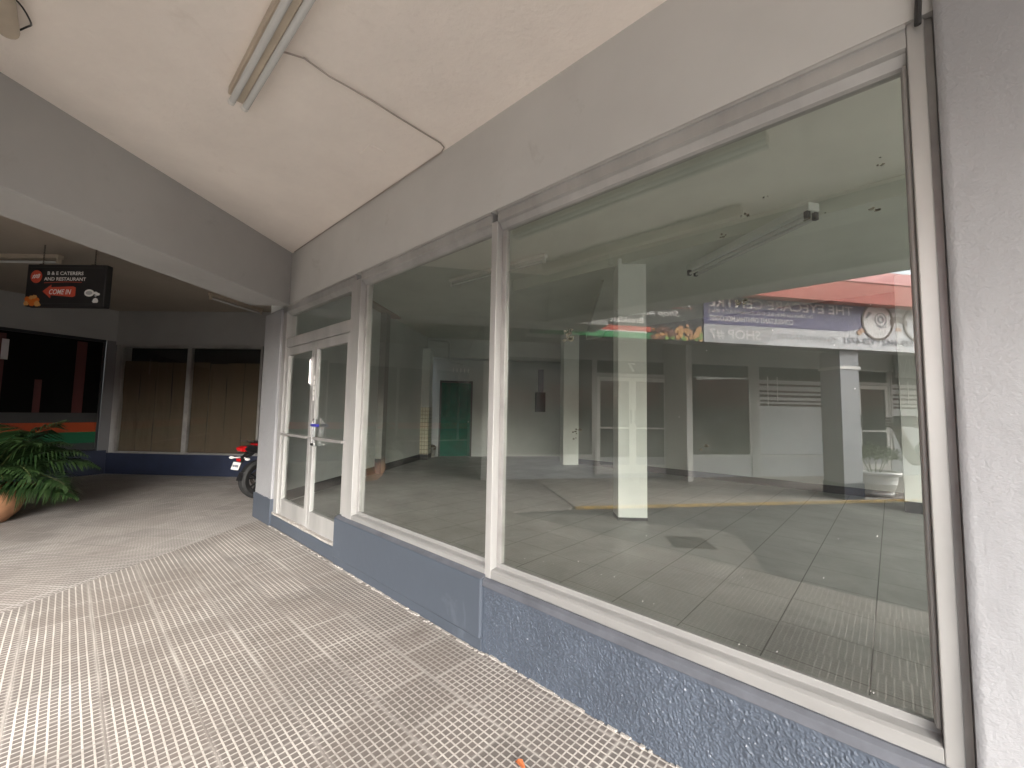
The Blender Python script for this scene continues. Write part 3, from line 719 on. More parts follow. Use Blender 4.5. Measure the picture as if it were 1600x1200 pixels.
# restaurant front on the left
RS=empty('restaurant_front',(A.x,A.y,0),rad(107.58),'dark restaurant front with orange and green bands along its windows','building')
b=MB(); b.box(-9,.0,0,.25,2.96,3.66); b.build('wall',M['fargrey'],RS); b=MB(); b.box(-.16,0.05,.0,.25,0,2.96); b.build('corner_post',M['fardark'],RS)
b=MB(); b.box(-9,-.02,-.012,.25,0,.52); b.build('plinth',M['navy'],RS)
for k,(x0,x1) in enumerate(((-2.05,-.18),(-4.1,-2.05),(-6.2,-4.1),(-8.3,-6.2))):
    f=MB(); f.box(x0,x1,-.03,.05,.52,.56); f.box(x0,x1,-.03,.05,2.90,2.96); f.box(x0,x0+.04,-.03,.05,.56,2.90); f.box(x1-.04,x1,-.03,.05,.56,2.90)
    wo=f.build('window',M['alu2'] if k else M['black'],RS,bevel=.004)
    p=MB(); p.box(x0+.035,x1-.035,.0,.01,.55,2.91); p.build('pane',M['dark2'],wo)
    s=MB()
    s.box(x0+.04,x1-.04,-.006,-.001,.935,1.135,0); s.box(x0+.04,x1-.04,-.006,-.001,.70,.933,1); s.box(x0+.04,x1-.04,-.006,-.001,.56,.698,2); s.box(x0+.04,x1-.04,-.006,-.001,1.137,1.34,2)
    for xr,wd,zt in ((.30,.14,2.85),(.86,.10,2.0),(1.42,.16,2.86)):
        s.box(x0+xr,x0+xr+wd,-.006,-.001,1.342,zt,3)
    s.build('painted_bands',[M['ink_dor'],M['ink_dgreen'],M['ink_dgrey'],M['ink_dred']],wo)
b=MB(); b.box(-9.2,-9.0,-7,0,0,3.66); b.box(-9.2,-8.3,0,.25,0,3.66); b.build('end_wall',M['wallgrey'],RS)  # unseen wall, closes the passage end to keep light out
# small poster and tag stuck on the restaurant glass
b=MB(); b.box(-1.66,-1.57,-.012,-.007,2.35,2.74); tag(b.build('door_notice',M['ink_lgrey'],RS),None)

# hanging sign
SG=empty('hanging_sign',(-8.05,-.09,2.80),rad(41.6),'black hanging sign reading B and E Caterers and Restaurant on two chains','sign')
b=MB(); b.box(-.54,.54,-.045,.045,0,.575); b.build('panel',M['ink_black'],SG,bevel=.01)
b=MB(); 
for (xa,xb,za,zb) in ((-.50,.50,.528,.534),(-.50,.50,.04,.046)): b.box(xa,xb,-.0475,-.0455,za,zb)
b.build('border_line',M['ink_dgrey'],SG)
b=MB(); text_mb(b,'B & E CATERERS',-.255,.430,.49,.047,y=-.049,mi=0,bold=.02); text_mb(b,'AND RESTAURANT',-.295,.352,.57,.047,y=-.049,bold=.02); text_mb(b,'COME IN',-.205,.165,.30,.070,y=-.053,shear=.25,bold=.015); text_mb(b,'#8',-.458,.375,.11,.066,y=-.053,shear=.3,bold=.01)
b.build('lettering',M['ink_white'],SG)
b=MB(); b.disc(-.405,.405,.077,.086,-.0495,-.0455); b.slab([(-.30,.205),(-.19,.295),(-.19,.262),(.11,.277),(.145,.262),(.145,.15),(.11,.135),(-.19,.155),(-.19,.115)],-.0505,-.0455)
b.slab([(-.29,.318),(.0,.334),(.22,.330),(.22,.336),(.0,.341),(-.29,.325)],-.0495,-.0455); b.build('arrow_and_roundel',M['ink_red'],SG)
b=MB()
for (x,z,r) in ((-.49,.09,.05),(-.43,.05,.05),(-.51,.04,.035),(-.38,.085,.045),(-.36,.035,.04),(-.45,.12,.03),(-.40,.13,.03),(-.33,.02,.02)): 
    b.slab([(x+r*random.uniform(.75,1.1)*math.cos(t*.7),z+r*random.uniform(.75,1.1)*math.sin(t*.7)) for t in range(9)],-.049-.0008*len(b.f)/20,-.0455,0 if r>.042 else 1)
b.build('food_picture',[M['ink_orange'],M['ink_gold']],SG)
b=MB(); b.disc(.335,.19,.065,.048,-.0495,-.0455); b.disc(.42,.19,.028,.018,-.0492,-.0455); b.disc(.45,.175,.03,.018,-.0489,-.0455); b.disc(.425,.155,.014,.014,-.0492,-.0455,mi=1); b.slab([(.385,.075),(.40,.11),(.425,.125),(.45,.115),(.465,.085),(.455,.06),(.40,.058)],-.0495,-.0455); b.disc(.335,.19,.045,.026,-.0505,-.0494,mi=1); b.build('emblem',[M['ink_white'],M['ink_grey']],SG)
for xx in (-.385,.33):
    b=MB(); z=.575; k=0
    while z<.86-.02:
        if k%2==0: b.tube([(xx+.008*math.cos(t),0,z+.014+.016*math.sin(t)) for t in [2*math.pi*i/8 for i in range(9)]],.0028,5)
        else: b.tube([(xx,.008*math.cos(t),z+.014+.016*math.sin(t)) for t in [2*math.pi*i/8 for i in range(9)]],.0028,5)
        z+=.022; k+=1
    b.box(xx-.03,xx+.03,-.02,.02,.574,.588)
    b.build('chain',M['iron'],SG,smooth=True)

# ------------------------------------------------------------------ palm and pot
POT=(-8.40,-.64)
b=MB(); b.lathe([(.17,0),(.20,.01),(.30,.12),(.345,.25),(.34,.36),(.31,.43),(.33,.44),(.335,.47),(.29,.47),(.28,.42),(.02,.41)],n=32); tag(b.build('terracotta_pot',M['terra'],smooth=True,loc=(POT[0],POT[1],0)),'round terracotta pot at the left edge holding the palm','pot')
PM=empty('palm',(POT[0],POT[1],.42),0,'bushy green areca palm in the terracotta pot at left','palm')
def frond(mb,az,elev,length,droop,nleaf=24):
    d=Vector((math.cos(az),math.sin(az),0)); p=Vector((.05*d.x,.05*d.y,0)); pts=[p.copy()]; e=elev; step=length/22
    for i in range(22):
        e-=droop*(.3+1.4*i/22)/22
        p=p+(d*math.cos(e)+Vector((0,0,math.sin(e))))*step
        pts.append(p.copy())
    mb.tube(pts,[.009*(1-i/26) for i in range(23)],5,mi=1)
    side=Vector((-d.y,d.x,0))
    for k in range(nleaf):
        t=.18+.82*k/(nleaf-1); f=t*22; i=min(21,int(f)); pt=pts[i].lerp(pts[i+1],f-i)
        tg=(pts[i+1]-pts[i]).normalized()
        ll=length*(.52*math.sin(math.pi*min(1,.2+t*.85))+.06)*random.uniform(.85,1.1)
        for sgn in (-1,1):
            dirn=(tg*.55+side*sgn*.95+Vector((0,0,-.05+.15*random.random()))).normalized()
            mid=pt+dirn*ll*.5+Vector((0,0,-.02*ll)); end=pt+dirn*ll*.93+Vector((0,0,-.38*ll*random.uniform(.6,1.2)))
            wv=tg.cross(dirn).cross(dirn).normalized()*(.0125*random.uniform(.8,1.2))
            q1=pt+dirn*ll*.22+Vector((0,0,.01))
            mb.add([pt,q1+wv,q1-wv,mid+wv,mid-wv,end],[(0,2,1),(1,2,4,3),(3,4,5)],0)
fr=MB()
for k in range(19):
    az=k*2.4+random.uniform(-.25,.25); el=random.uniform(.45,1.42); ln=random.uniform(.85,1.15)
    frond(fr,az,el,ln,random.uniform(1.1,1.9))
frond(fr,rad(41),.55,1.12,1.35,32); frond(fr,rad(30),1.1,1.15,1.3,32); frond(fr,rad(60),1.3,1.15,1.0,32); frond(fr,rad(5),1.25,1.2,1.0,32); frond(fr,rad(55),.28,1.0,1.1,36); frond(fr,rad(20),1.1,1.15,1.2,36); frond(fr,rad(75),.8,1.1,1.5,36)
fr.build('fronds',[M['frond'],M['stem']],PM)
b=MB()
for k in range(7):
    a=k*.9; b.tube([(.05*math.cos(a),.05*math.sin(a),-.01),(.06*math.cos(a),.06*math.sin(a),.18),(.04*math.cos(a),.04*math.sin(a),.36)],.014,7)
b.build('stems',M['stem'],PM,smooth=True)

# ------------------------------------------------------------------ motorcycle (local x forward, y left)
MC=empty('motorcycle',(-7.87,2.27,0),rad(106),'red and black motorcycle parked behind the left pillar, rear wheel and tail showing','motorcycle')
def wheel(x,r,wt,nm):
    b=MB(); n=40
    prof=[(r-.115,-.6),(r-.05,-1),(r-.012,-.7),(r,0),(r-.012,.7),(r-.05,1),(r-.115,.6)]
    vs=[];fs=[]
    for i in range(n):
        a=2*math.pi*i/n
        for (rr,yy) in prof: vs.append((rr*math.cos(a),yy*wt/2,rr*math.sin(a)))
    m=len(prof)
    for i in range(n):
        for k in range(m): fs.append((i*m+k,i*m+(k+1)%m,((i+1)%n)*m+(k+1)%m,((i+1)%n)*m+k))
    b.add(vs,fs); o=b.build(nm,M['rubber'],MC,smooth=True); o.location=(x,0,r)
    b=MB(); b.ring(0,0,r-.135,r-.105,-.035,.035,36)
    for k in range(5):
        a=2*math.pi*k/5+.3
        for s_ in (-.22,.22):
            b.slab([(.05*math.cos(a-.25),.05*math.sin(a-.25)),(.05*math.cos(a+.25),.05*math.sin(a+.25)),((r-.12)*math.cos(a+s_+.06),(r-.12)*math.sin(a+s_+.06)),((r-.12)*math.cos(a+s_-.06),(r-.12)*math.sin(a+s_-.06))],-.012,.012)
    b.disc(0,0,.055,.055,-.06,.06,20)
    b.build('rim',M['blackpl'],o)
    b=MB(); b.ring(0,0,.07,.12,.062,.067,30); b.build('brake_disc',M['iron'],o)
wheel(0,.325,.15,'wheel'); wheel(1.32,.315,.12,'wheel')
b=MB(); b.slab([(-.33,.86),(-.30,.80),(-.05,.74),(.30,.70),(.32,.80),(.05,.86),(-.2,.90)],-.085,.085); b.build('tail_fairing',M['blackpl'],MC,bevel=.03,segs=3)
b=MB(); b.slab([(-.18,.885),(.05,.865),(.34,.80),(.34,.86),(.08,.90),(-.12,.925)],-.09,.09); b.build('side_panel',M['redpaint'],MC,bevel=.02)
b=MB(); b.slab([(-.10,.90),(.36,.80),(.72,.80),(.74,.86),(.40,.87),(.10,.955),(-.08,.96)],-.12,.12); b.build('seat',M['blackpl'],MC,bevel=.035,segs=3)
b=MB(); b.slab([(-.38,.86),(-.35,.80),(-.26,.79),(-.23,.87),(-.30,.885)],-.075,.075); b.build('tail_light',M['red'],MC,bevel=.02,segs=3)
b=MB(); b.tube([(-.2,-.11,.955),(-.27,-.10,.965),(-.27,.10,.965),(-.2,.11,.955)],.012,8); b.build('grab_rail',M['chrome'],MC,smooth=True)
b=MB(); b.slab([(-.20,.80),(-.36,.63),(-.40,.50),(-.38,.50),(-.33,.62),(-.12,.76)],-.06,.06); b.build('rear_mudguard',M['blackpl'],MC,bevel=.008)
b=MB(); b.slab([(-.30,.30+.16),(-.345,.33),(-.325,.33),(-.28,.46)],-.06,.06); b.build('mud_flap',M['blackpl'],MC)
b=MB(); b.add([(-.375,-.10,.63),(-.375,.10,.63),(-.415,.10,.515),(-.415,-.10,.515),(-.371,-.10,.63),(-.371,.10,.63),(-.411,.10,.515),(-.411,-.10,.515)],[(0,1,2,3),(7,6,5,4),(0,4,5,1),(1,5,6,2),(2,6,7,3),(3,7,4,0)]); npl=b.build('number_plate',M['plate'],MC)
b=MB()
for i,yy in enumerate((-.065,-.035,-.005,.03,.06)): b.box(-.404+.0,-.4005,yy-.010,yy+.010,.555,.592)
b.build('plate_marks',M['ink_slate'],npl)
b=MB(); b.box(-.37,-.345,-.045,.045,.645,.69); b.build('reflector',M['red'],MC,bevel=.006)
for sy in (-1,1):
    b=MB(); b.tube([(-.30,.06*sy,.70),(-.34,.17*sy,.69)],.010,8); b.ball((-.345,.215*sy,.69),(.032,.055,.024),10); b.build('indicator',M['plate'],MC,smooth=True)
b=MB(); b.slab([(.70,.82),(.74,.70),(1.0,.72),(1.12,.86),(1.05,1.0),(.85,.99)],-.14,.14); b.build('fuel_tank',M['redpaint'],MC,bevel=.05,segs=3)
b=MB(); b.box(.52,.92,-.16,.16,.25,.62); b.box(.62,.85,-.10,.10,.6,.74); b.build('engine',M['iron'],MC,bevel=.03)
b=MB(); b.tube([(0,.10,.325),(.55,.10,.36)],.022,8); b.tube([(0,-.10,.325),(.55,-.10,.36)],.022,8); b.tube([(.5,0,.4),(.75,0,.78),(1.05,0,.92)],.025,8); b.tube([(.5,.0,.3),(.95,0,.35),(1.08,0,.85)],.022,8); b.build('frame',M['blackpl'],MC,smooth=True)
b=MB(); b.tube([(.85,-.14,.35),(.5,-.17,.28),(.1,-.19,.34),(-.15,-.19,.42)],[.02,.025,.045,.045],10); b.build('exhaust',M['chrome'],MC,smooth=True)
b=MB(); 
for sy in (-1,1): b.tube([(1.32,.09*sy,.315),(1.06,.09*sy,1.0)],.022,8)
b.build('fork',M['chrome'],MC,smooth=True)
b=MB(); b.tube([(.92,-.34,1.06),(1.02,-.2,1.04),(1.06,0,1.02),(1.02,.2,1.04),(.92,.34,1.06)],.013,8); b.build('handlebar',M['blackpl'],MC,smooth=True)
b=MB(); b.ball((1.16,0,.92),(.08,.10,.10),12); b.build('headlight',M['plate'],MC,smooth=True)
b=MB(); b.slab([(1.02,.66),(1.32,.66),(1.58,.52),(1.60,.50),(1.32,.64),(1.02,.62)],-.06,.06); b.build('front_mudguard',M['redpaint'],MC)

# ------------------------------------------------------------------ opposite row (local x = reading direction, y inward)
OP=empty('opposite_shop_row',(K.x,K.y,0),math.atan2(-KU.y,-KU.x),'grey shop row across the yard with banners, glazed door and red roof edge','building')
WD=2.85   # shop front behind the kerb line
def ox(s): return -s
b=MB(); b.box(-14,3.45,WD+.02,WD+.25,2.86,3.66); b.box(-14,3.1,-.02+.05,.33,2.80,3.66,0)
b.build('beam',M['opwall'],OP)
b=MB(); b.box(-14,3.45,WD-.01,WD+.25,0,.50); b.build('plinth',M['oppillar'],OP)
b=MB(); b.box(-3.49,-3.29,WD-.04,WD+.25,.08,2.86); b.box(3.051,3.55,WD-.02,WD+9,.0,3.66); b.box(-14,-9.6,WD-.02,WD+.25,.08,2.86); b.build('wall',M['opwall'],OP)
b=MB(); b.box(-14,3.5,WD+.25,WD+.30,0,3.66); b.build('painted_room_shade',M['void'],OP)  # black sheet in place of the unlit rooms behind the fronts
def opwin(x0,x1,kind=0):
    f=MB(); f.box(x0,x1,WD-.03,WD+.06,.50,.56); f.box(x0,x1,WD-.03,WD+.06,2.80,2.86); f.box(x0,x0+.05,WD-.03,WD+.06,.56,2.80); f.box(x1-.05,x1,WD-.03,WD+.06,.56,2.80)
    wo=f.build('window',M['alu'],OP,bevel=.004)
    p=MB(); p.box(x0+.04,x1-.04,WD+.0,WD+.012,.55,2.81); p.build('pane',M['dark'],wo)
    if kind==1:
        p=MB(); p.box(x0+.05,x1-.05,WD-.006,WD-.002,.57,1.80)
        for z,h in ((1.86,.05),(1.95,.08),(2.09,.06),(2.2,.12),(2.37,.10)): p.box(x0+.05,x1-.05,WD-.006,WD-.002,z,z+h)
        p.build('frosted_film',M['film'],wo)
        p=MB()
        for xx,z0 in ((x1-.30,1.80),(x1-.58,1.92)): p.tube([(xx,WD-.02,z0),(xx,WD-.02,2.55)],.012,6)
        p.build('blind_cord',M['white'],wo)
    return wo
opwin(-3.29,-1.05); opwin(-5.45,-3.49,1); opwin(.90,3.05); opwin(-9.6,-7.6,1)
# doors with a transom
def opdoor(x0,x1,num=None):
    f=MB(); f.box(x0,x0+.06,WD-.04,WD+.06,.081,2.86); f.box(x1-.06,x1,WD-.04,WD+.06,.081,2.86); f.box(x0+.06,x1-.06,WD-.04,WD+.06,2.42,2.50); f.box(x0+.06,x1-.06,WD-.04,WD+.06,2.80,2.86); f.box(x0+.06,x1-.06,WD-.04,WD+.06,.081,.11)
    d=f.build('door',M['alu'],OP,bevel=.004)
    p=MB(); p.box(x0+.05,x1-.05,WD+.01,WD+.02,.10,2.81); p.build('pane',M['dark'],d)
    xm=(x0+x1)/2
    for a,c in ((x0+.065,xm-.005),(xm+.005,x1-.065)):
        g=MB(); g.box(a,a+.08,WD-.03,WD+.005,.12,2.41); g.box(c-.08,c,WD-.03,WD+.005,.12,2.41); g.box(a+.08,c-.08,WD-.029,WD+.005,2.31,2.409); g.box(a+.08,c-.08,WD-.029,WD+.005,.121,.32); g.box(a+.08,c-.08,WD-.045,WD-.02,1.17,1.21)
        g.build('leaf',M['white'],d,bevel=.004)
        h=MB(); hx=c-.05 if a<xm-.2 else a+.05; h.box(hx-.015,hx+.015,WD-.06,WD-.03,1.30,1.62); h.build('handle',M['ink_dgrey'],d)
    if num:
        p=MB(); text_mb(p,num,xm-.08,2.55,.20,.22,y=WD+.006,mi=0,bold=.03); p.build('door_number',M['ink_lgrey'],d)
opdoor(-1.045,.895,'7'); opdoor(-7.55,-5.5)
# roadside pillar with a collar and dark foot
b=MB(); b.box(-3.35,-2.93,.12,.54,.30,2.80); op=b.build('pillar',M['oppillar'],OP,bevel=.01)
b=MB(); b.box(-3.37,-2.91,.10,.56,2.44,2.50); b.build('collar',M['white'],op); b=MB(); b.box(-3.36,-2.92,.11,.55,.011,.30); b.build('pillar_foot',M['navy'],op)
# red roof edge over the banners
b=MB(); b.profile_x([(-.30,3.60),(-.34,3.95),(.45,4.50),(.45,3.7),(.35,3.67)],-14,2.9); b.build('roof_fascia',M['redroof'],OP)
b=MB(); b.profile_x([(-.345,3.962),(-.35,3.972),(.45,4.53),(.45,4.51)],-14,2.9); b.build('roof_sheet',M['litroof'],OP)
b=MB(); b.box(-14,2.9,.45,9,4.3,4.5); b.build('roof',M['conc'],OP)
# sign board with thin strokes by the second door
DS=MB(); DS.box(-8.55,-7.60,WD-.12,WD-.05,2.30,3.25)
DSo=empty('dark_sign_board',(0,0,0)); bpy.data.objects.remove(DSo)
pz=kp(8.1,WD)
DSE=empty('dark_sign_board',(pz[0],pz[1],2.65),math.atan2(-KU.y,-KU.x),'dark square sign board with thin pale strokes at the far right reflection','sign')
b=MB(); b.box(-.42,.42,-.10,-.045,0,.62); b.build('panel',M['ink_dgrey'],DSE)
b=MB()
for P in (((.30,.52),(.16,.10)),((.02,.52),(.16,.10)),((-.06,.55),(-.06,.10)),((-.14,.52),(-.30,.12)),((-.30,.12),(-.40,.5))):
    (xa,za),(xb,zb)=P; b.slab([(xa-.008,za),(xb-.008,zb),(xb+.008,zb),(xa+.008,za)],-.106,-.1005)
b.build('thin_strokes',M['ink_grey'],DSE)

# banners on the opposite beam
def banner(name,s0,s1,label):
    p=kp(s1,0); e=empty(name,(p[0],p[1],2.80),math.atan2(-KU.y,-KU.x),label,'banner'); return e,s1-s0
EB,W_=banner('eyecare_banner',.02,5.05,'purple and white eyecare centre banner with big spectacles, shop 7')
b=MB(); b.box(0,W_,0,.028,0,.90,0); b.build('sheet',M['ink_lgrey'],EB)
b=MB(); xg=1.72
b.slab([(xg-.35,.90-.001),(xg-.05,.42),(xg+.35,.335),(W_-.001,.325),(W_-.001,.899)],-.004,-.0005); b.build('purple_field',M['ink_purple'],EB)
b=MB(); b.slab([(W_-1.42,.322),(W_-1.28,.05),(W_-1.22,.002),(W_-.001,.002),(W_-.001,.322)],-.004,-.0005); b.build('shop_box',M['ink_grey'],EB)
b=MB(); X=W_
text_mb(b,'THE EYECARE CENTRE',X-3.10,.64,3.0,.17,y=-.008,bold=.014); text_mb(b,'Dr. Albert Lue (M.B., B.S., D.O. (London) F.R.C.S. (Edin)',X-2.22,.515,2.12,.085,y=-.008); text_mb(b,'CONSULTANT OPHTHALMOLOGIST',X-1.80,.39,1.70,.095,y=-.008,bold=.016); text_mb(b,'SHOP #7',X-1.12,.06,1.02,.185,y=-.008,bold=.02)
b.build('lettering',M['ink_white'],EB)
b=MB(); text_mb(b,'(876) 929-4442 \u2022 929-6721',.12,.075,2.02,.15,y=-.008,bold=.008); b.build('phone_numbers',M['ink_slate'],EB)
b=MB(); text_mb(b,'(876) 551-5775',X-2.48,.09,1.02,.135,y=-.008,bold=.008); b.ring(X-2.62,.155,.055,.075,-.006,-.0005,24); b.slab([(X-2.65,.19),(X-2.62,.17),(X-2.63,.14),(X-2.60,.12),(X-2.585,.135),(X-2.61,.155),(X-2.61,.185)],-.006,-.0005); b.build('messaging_number',M['ink_grey'],EB)
# spectacles
b=MB(); b.ring(.42,.56,.325,.365,-.012,-.0006,48); b.ring(1.38,.56,.325,.365,-.012,-.0006,48)
b.slab([(.70,.60),(.78,.66),(.90,.68),(1.02,.66),(1.10,.60),(1.10,.50),(1.0,.55),(.90,.565),(.80,.55),(.70,.50)],-.011,-.0006)
b.build('spectacle_frame',M['ink_brown'],EB)
b=MB(); b.disc(.42,.56,.322,.322,-.0065,-.0006,40); b.disc(1.38,.56,.322,.322,-.0065,-.0006,40,1); b.build('lenses',[M['ink_lgrey'],M['ink_white']],EB)
b=MB(); b.ring(1.31,.60,.115,.135,-.011,-.0066,30); b.ring(1.31,.60,.04,.075,-.0105,-.0066,24); b.slab([(1.12,.47),(1.30,.43),(1.46,.50),(1.30,.455)],-.010,-.0066); b.slab([(1.5,.72),(1.60,.62),(1.66,.60),(1.58,.74)],-.010,-.0066); b.build('eye_drawing',M['ink_slate'],EB)
b=MB(); b.box(.30,.56,-.0085,-.0066,.28,.80); b.build('test_card',M['ink_white'],EB)
b=MB(); 
for txt,z,w_,h_ in (('E',.70,.07,.08),('T E',.61,.12,.06),('H O E',.535,.17,.045),('L P E D',.475,.18,.035),('P E C F D',.43,.19,.025),('E D F C Z P',.39,.19,.018)): text_mb(b,txt,.43,z,w_,h_,y=-.0105,align='C',bold=.02)
b.build('test_letters',M['ink_slate'],EB)
b=MB(); b.slab([(1.68,.37),(1.75,.42),(1.86,.33),(1.80,.27)],-.010,-.0006); b.slab([(.83,.40),(.98,.40),(.96,.45),(.90,.47),(.85,.45)],-.0055,-.0006); b.slab([(0.001,.30),(.05,.26),(.06,.40),(.001,.44)],-.010,-.0006); b.build('skin_tone_patches',M['ink_skin'],EB)

CB,W2=banner('caterers_banner',-3.1,.0,'black caterers and restaurant banner with red and green stripes, shop 8')
b=MB(); b.box(0,W2,0,.028,0,.90); b.build('sheet',M['ink_black'],CB)
b=MB(); text_mb(b,'B & E CATERERS',.35,.75,2.6,.12,y=-.006,bold=.016); text_mb(b,'AND RESTAURANT',.22,.585,2.4,.14,y=-.006,bold=.016); text_mb(b,'Shop #8, Lane Plaza',.44,.385,1.62,.135,y=-.006,shear=.35,bold=.006); text_mb(b,'Breakfast \u2022 Lunch \u2022 Catering',1.12,.235,1.86,.125,y=-.006,bold=.014)
b.slab([(1.05,.105),(W2-.6,.105),(W2-.75,.122),(1.05,.122)],-.006,-.0006); b.build('lettering',M['ink_white'],CB)
b=MB(); b.slab([(.98,.125),(W2-.78,.125),(W2-.95,.21),(.98,.205)],-.005,-.0006); b.slab([(.18,.565),(1.2,.545),(2.6,.55),(2.6,.56),(1.2,.562),(.18,.575)],-.005,-.0006); b.build('red_stripe',M['ink_red'],CB)
b=MB(); b.slab([(.90,.002),(W2-.01,.002),(W2-.55,.103),(.95,.103)],-.005,-.0006); b.build('green_stripe',M['ink_green'],CB)
b=MB(); random.seed(3)
for k in range(70):
    x=random.uniform(.02,.98); zt=.27 if x<.45 else .24; z=random.uniform(.02,zt*(1-.35*abs(x-.3))); r=random.uniform(.03,.065); t0=random.random()*6
    mi=random.choice((0,0,1)) if x<.5 else random.choice((2,2,0))
    if z<.07 and random.random()<.45 or x<.04: mi=3
    b.slab([(max(.002,x+r*random.uniform(.6,1.15)*math.cos(t0+i*.785)),max(.002,z+r*random.uniform(.5,1.)*math.sin(t0+i*.785))) for i in range(8)],-.004-k*.00012,-.0006,mi)
b.build('food_picture',[M['ink_gold'],M['ink_skin'],M['ink_dn'],M['ink_lime']],CB)

# white planter with shrub by the opposite kerb
pp=Vector((.13,MIR-11.02))
pp=Vector(kp(4.05,.48))
b=MB(); b.lathe([(.20,0),(.27,.02),(.29,.06),(.28,.08),(.33,.24),(.345,.25),(.335,.27),(.36,.40),(.40,.42),(.41,.46),(.395,.48),(.35,.48),(.34,.44),(.02,.43)],n=36,wob=lambda t,z:(.012*math.sin(18*t) if .24<z<.28 else 0)); tag(b.build('white_planter',M['white'],smooth=True,loc=(pp.x,pp.y,.011)),'white urn planter with moulded bands at the opposite kerb','planter')
SH=empty('shrub',(pp.x,pp.y,.44),0,'small leafy shrub growing in the white urn planter','shrub')
b=MB(); random.seed(11)
for k in range(900):
    a=random.random()*6.283; r=.40*math.sqrt(random.random()); z=.28+.30*random.random()*(1-(r/.45)**2*.5)
    c=Vector((r*math.cos(a)+.05*math.sin(9*a),r*math.sin(a),z+.06*noise.noise(Vector((r*8,a*2,0)))))
    u=Vector((random.uniform(-1,1),random.uniform(-1,1),random.uniform(-.4,.8))).normalized(); w_=u.orthogonal().normalized()*.016; l=u*.05
    b.add([c,c+l*.5+w_,c+l,c+l*.5-w_],[(0,1,2,3)])
b.build('foliage',M['bush'],SH)
b=MB()
for k in range(9):
    a=k*.7; b.tube([(.08*math.cos(a),.08*math.sin(a),0),(.16*math.cos(a),.16*math.sin(a),.2),(.26*math.cos(a+.2),.26*math.sin(a+.2),.40)],[.008,.006,.003],5)
b.build('stems',M['stem'],SH)

# ------------------------------------------------------------------ car in the yard
def car(name,loc,rz,label):
    e=empty(name,loc,rz,label,'car')
    sec=[(-2.1,.55,.62,.70),(-2.05,.35,.78,.80),(-1.7,.24,.92,.86),(-1.0,.22,.97,.88),(0,.22,.96,.89),(.9,.22,.95,.88),(1.5,.24,.86,.85),(1.95,.30,.74,.78),(2.12,.42,.60,.66)]
    vs=[];fs=[]
    for (x,zb,zt,hw) in sec:
        vs += [(x,-hw*.92,zb),(x,-hw,(zb+zt)/2),(x,-hw*.93,zt),(x,hw*.93,zt),(x,hw,(zb+zt)/2),(x,hw*.92,zb)]
    n=len(sec)
    for i in range(n-1):
        for k in range(6): fs.append((i*6+k,i*6+(k+1)%6,(i+1)*6+(k+1)%6,(i+1)*6+k))
    fs.append(tuple(range(6))); fs.append(tuple(range(n*6-1,n*6-7,-1)))
    b=MB(); b.add(vs,fs); bo=b.build('body',M['carpaint'],e,smooth=True,bevel=.03)
    cab=[(-1.75,.93,.70),(-1.15,1.42,.58),(-.2,1.47,.60),(.45,1.40,.58),(1.1,.94,.72)]
    vs=[];fs=[]
    for (x,z,hw) in cab: vs += [(x,-hw,z),(x,hw,z)]
    vs += [(x,-.78,.92) for (x,_,_) in cab]+[(x,.78,.92) for (x,_,_) in cab]
    for i in range(4): fs.append((2*i,2*i+1,2*i+3,2*i+2)); fs.append((10+i,2*i,2*i+2,11+i)); fs.append((15+i,16+i,2*i+3,2*i+1))
    b=MB(); b.add(vs,fs); b.build('greenhouse',M['dark'],e)
    b=MB()
    for sy in (-1,1):
        b.tube([(x,sy*(hw+.01),z+.01) for (x,z,hw) in cab],.035,6); b.tube([(-.3,sy*.79,.93),(-.25,sy*.61,1.46)],.03,6)
    b.add([(-1.15,-.58,1.435),(-.2,-.60,1.485),(.45,-.58,1.415),(.45,.58,1.415),(-.2,.60,1.485),(-1.15,.58,1.435)],[(0,1,4,5),(1,2,3,4)])
    b.build('roof',M['carpaint'],e)
    for x in (-1.35,1.3):
        for sy in (-1,1):
            o=MB(); o.slab([(.31*math.cos(i*.2618),.31*math.sin(i*.2618)) for i in range(24)],-.1,.1); w_=o.build('wheel',M['rubber'],e,bevel=.03); w_.location=(x,sy*.76,.31)
            o=MB(); o.disc(0,0,.19,.19,-.105,.105,20); o.build('rim',M['chrome'],w_)
    for sy in (-1,1):
        o=MB(); o.ball((2.0,sy*.58,.62),(.10,.17,.08),10); o.build('headlight',M['plate'],e,smooth=True)
        o=MB(); o.ball((-2.03,sy*.60,.74),(.06,.15,.09),10); o.build('tail_light',M['red'],e,smooth=True)
        o=MB(); o.ball((.75,sy*.90,.98),(.06,.09,.06),10); o.build('mirror',M['carpaint'],e,smooth=True)
    return e
car('parked_car',(3.3,-7.4,-.03),rad(125),'silver car parked in the yard behind the photographer')

FBD=empty('long_low_building',(24,-8,0),rad(-90),'long low building with a wide red band across the far side of the yard','building')
b=MB(); b.box(-22,22,0,6,-.03,2.3); b.build('wall',M['opwall'],FBD)
b=MB(); b.box(-22.3,22.3,-.6,6.3,2.3,4.6); b.build('red_band',M['redroof'],FBD,bevel=.03)
for k in range(9):
    x=-20+k*4.6; b=MB(); b.box(x,x+3,-.04,.02,.5,2.1); w_=b.build('window',M['alu2'],FBD); b=MB(); b.box(x+.08,x+1.46,-.05,-.041,.58,2.02); b.box(x+1.54,x+2.92,-.05,-.041,.58,2.02); b.build('panes',M['dark'],w_)
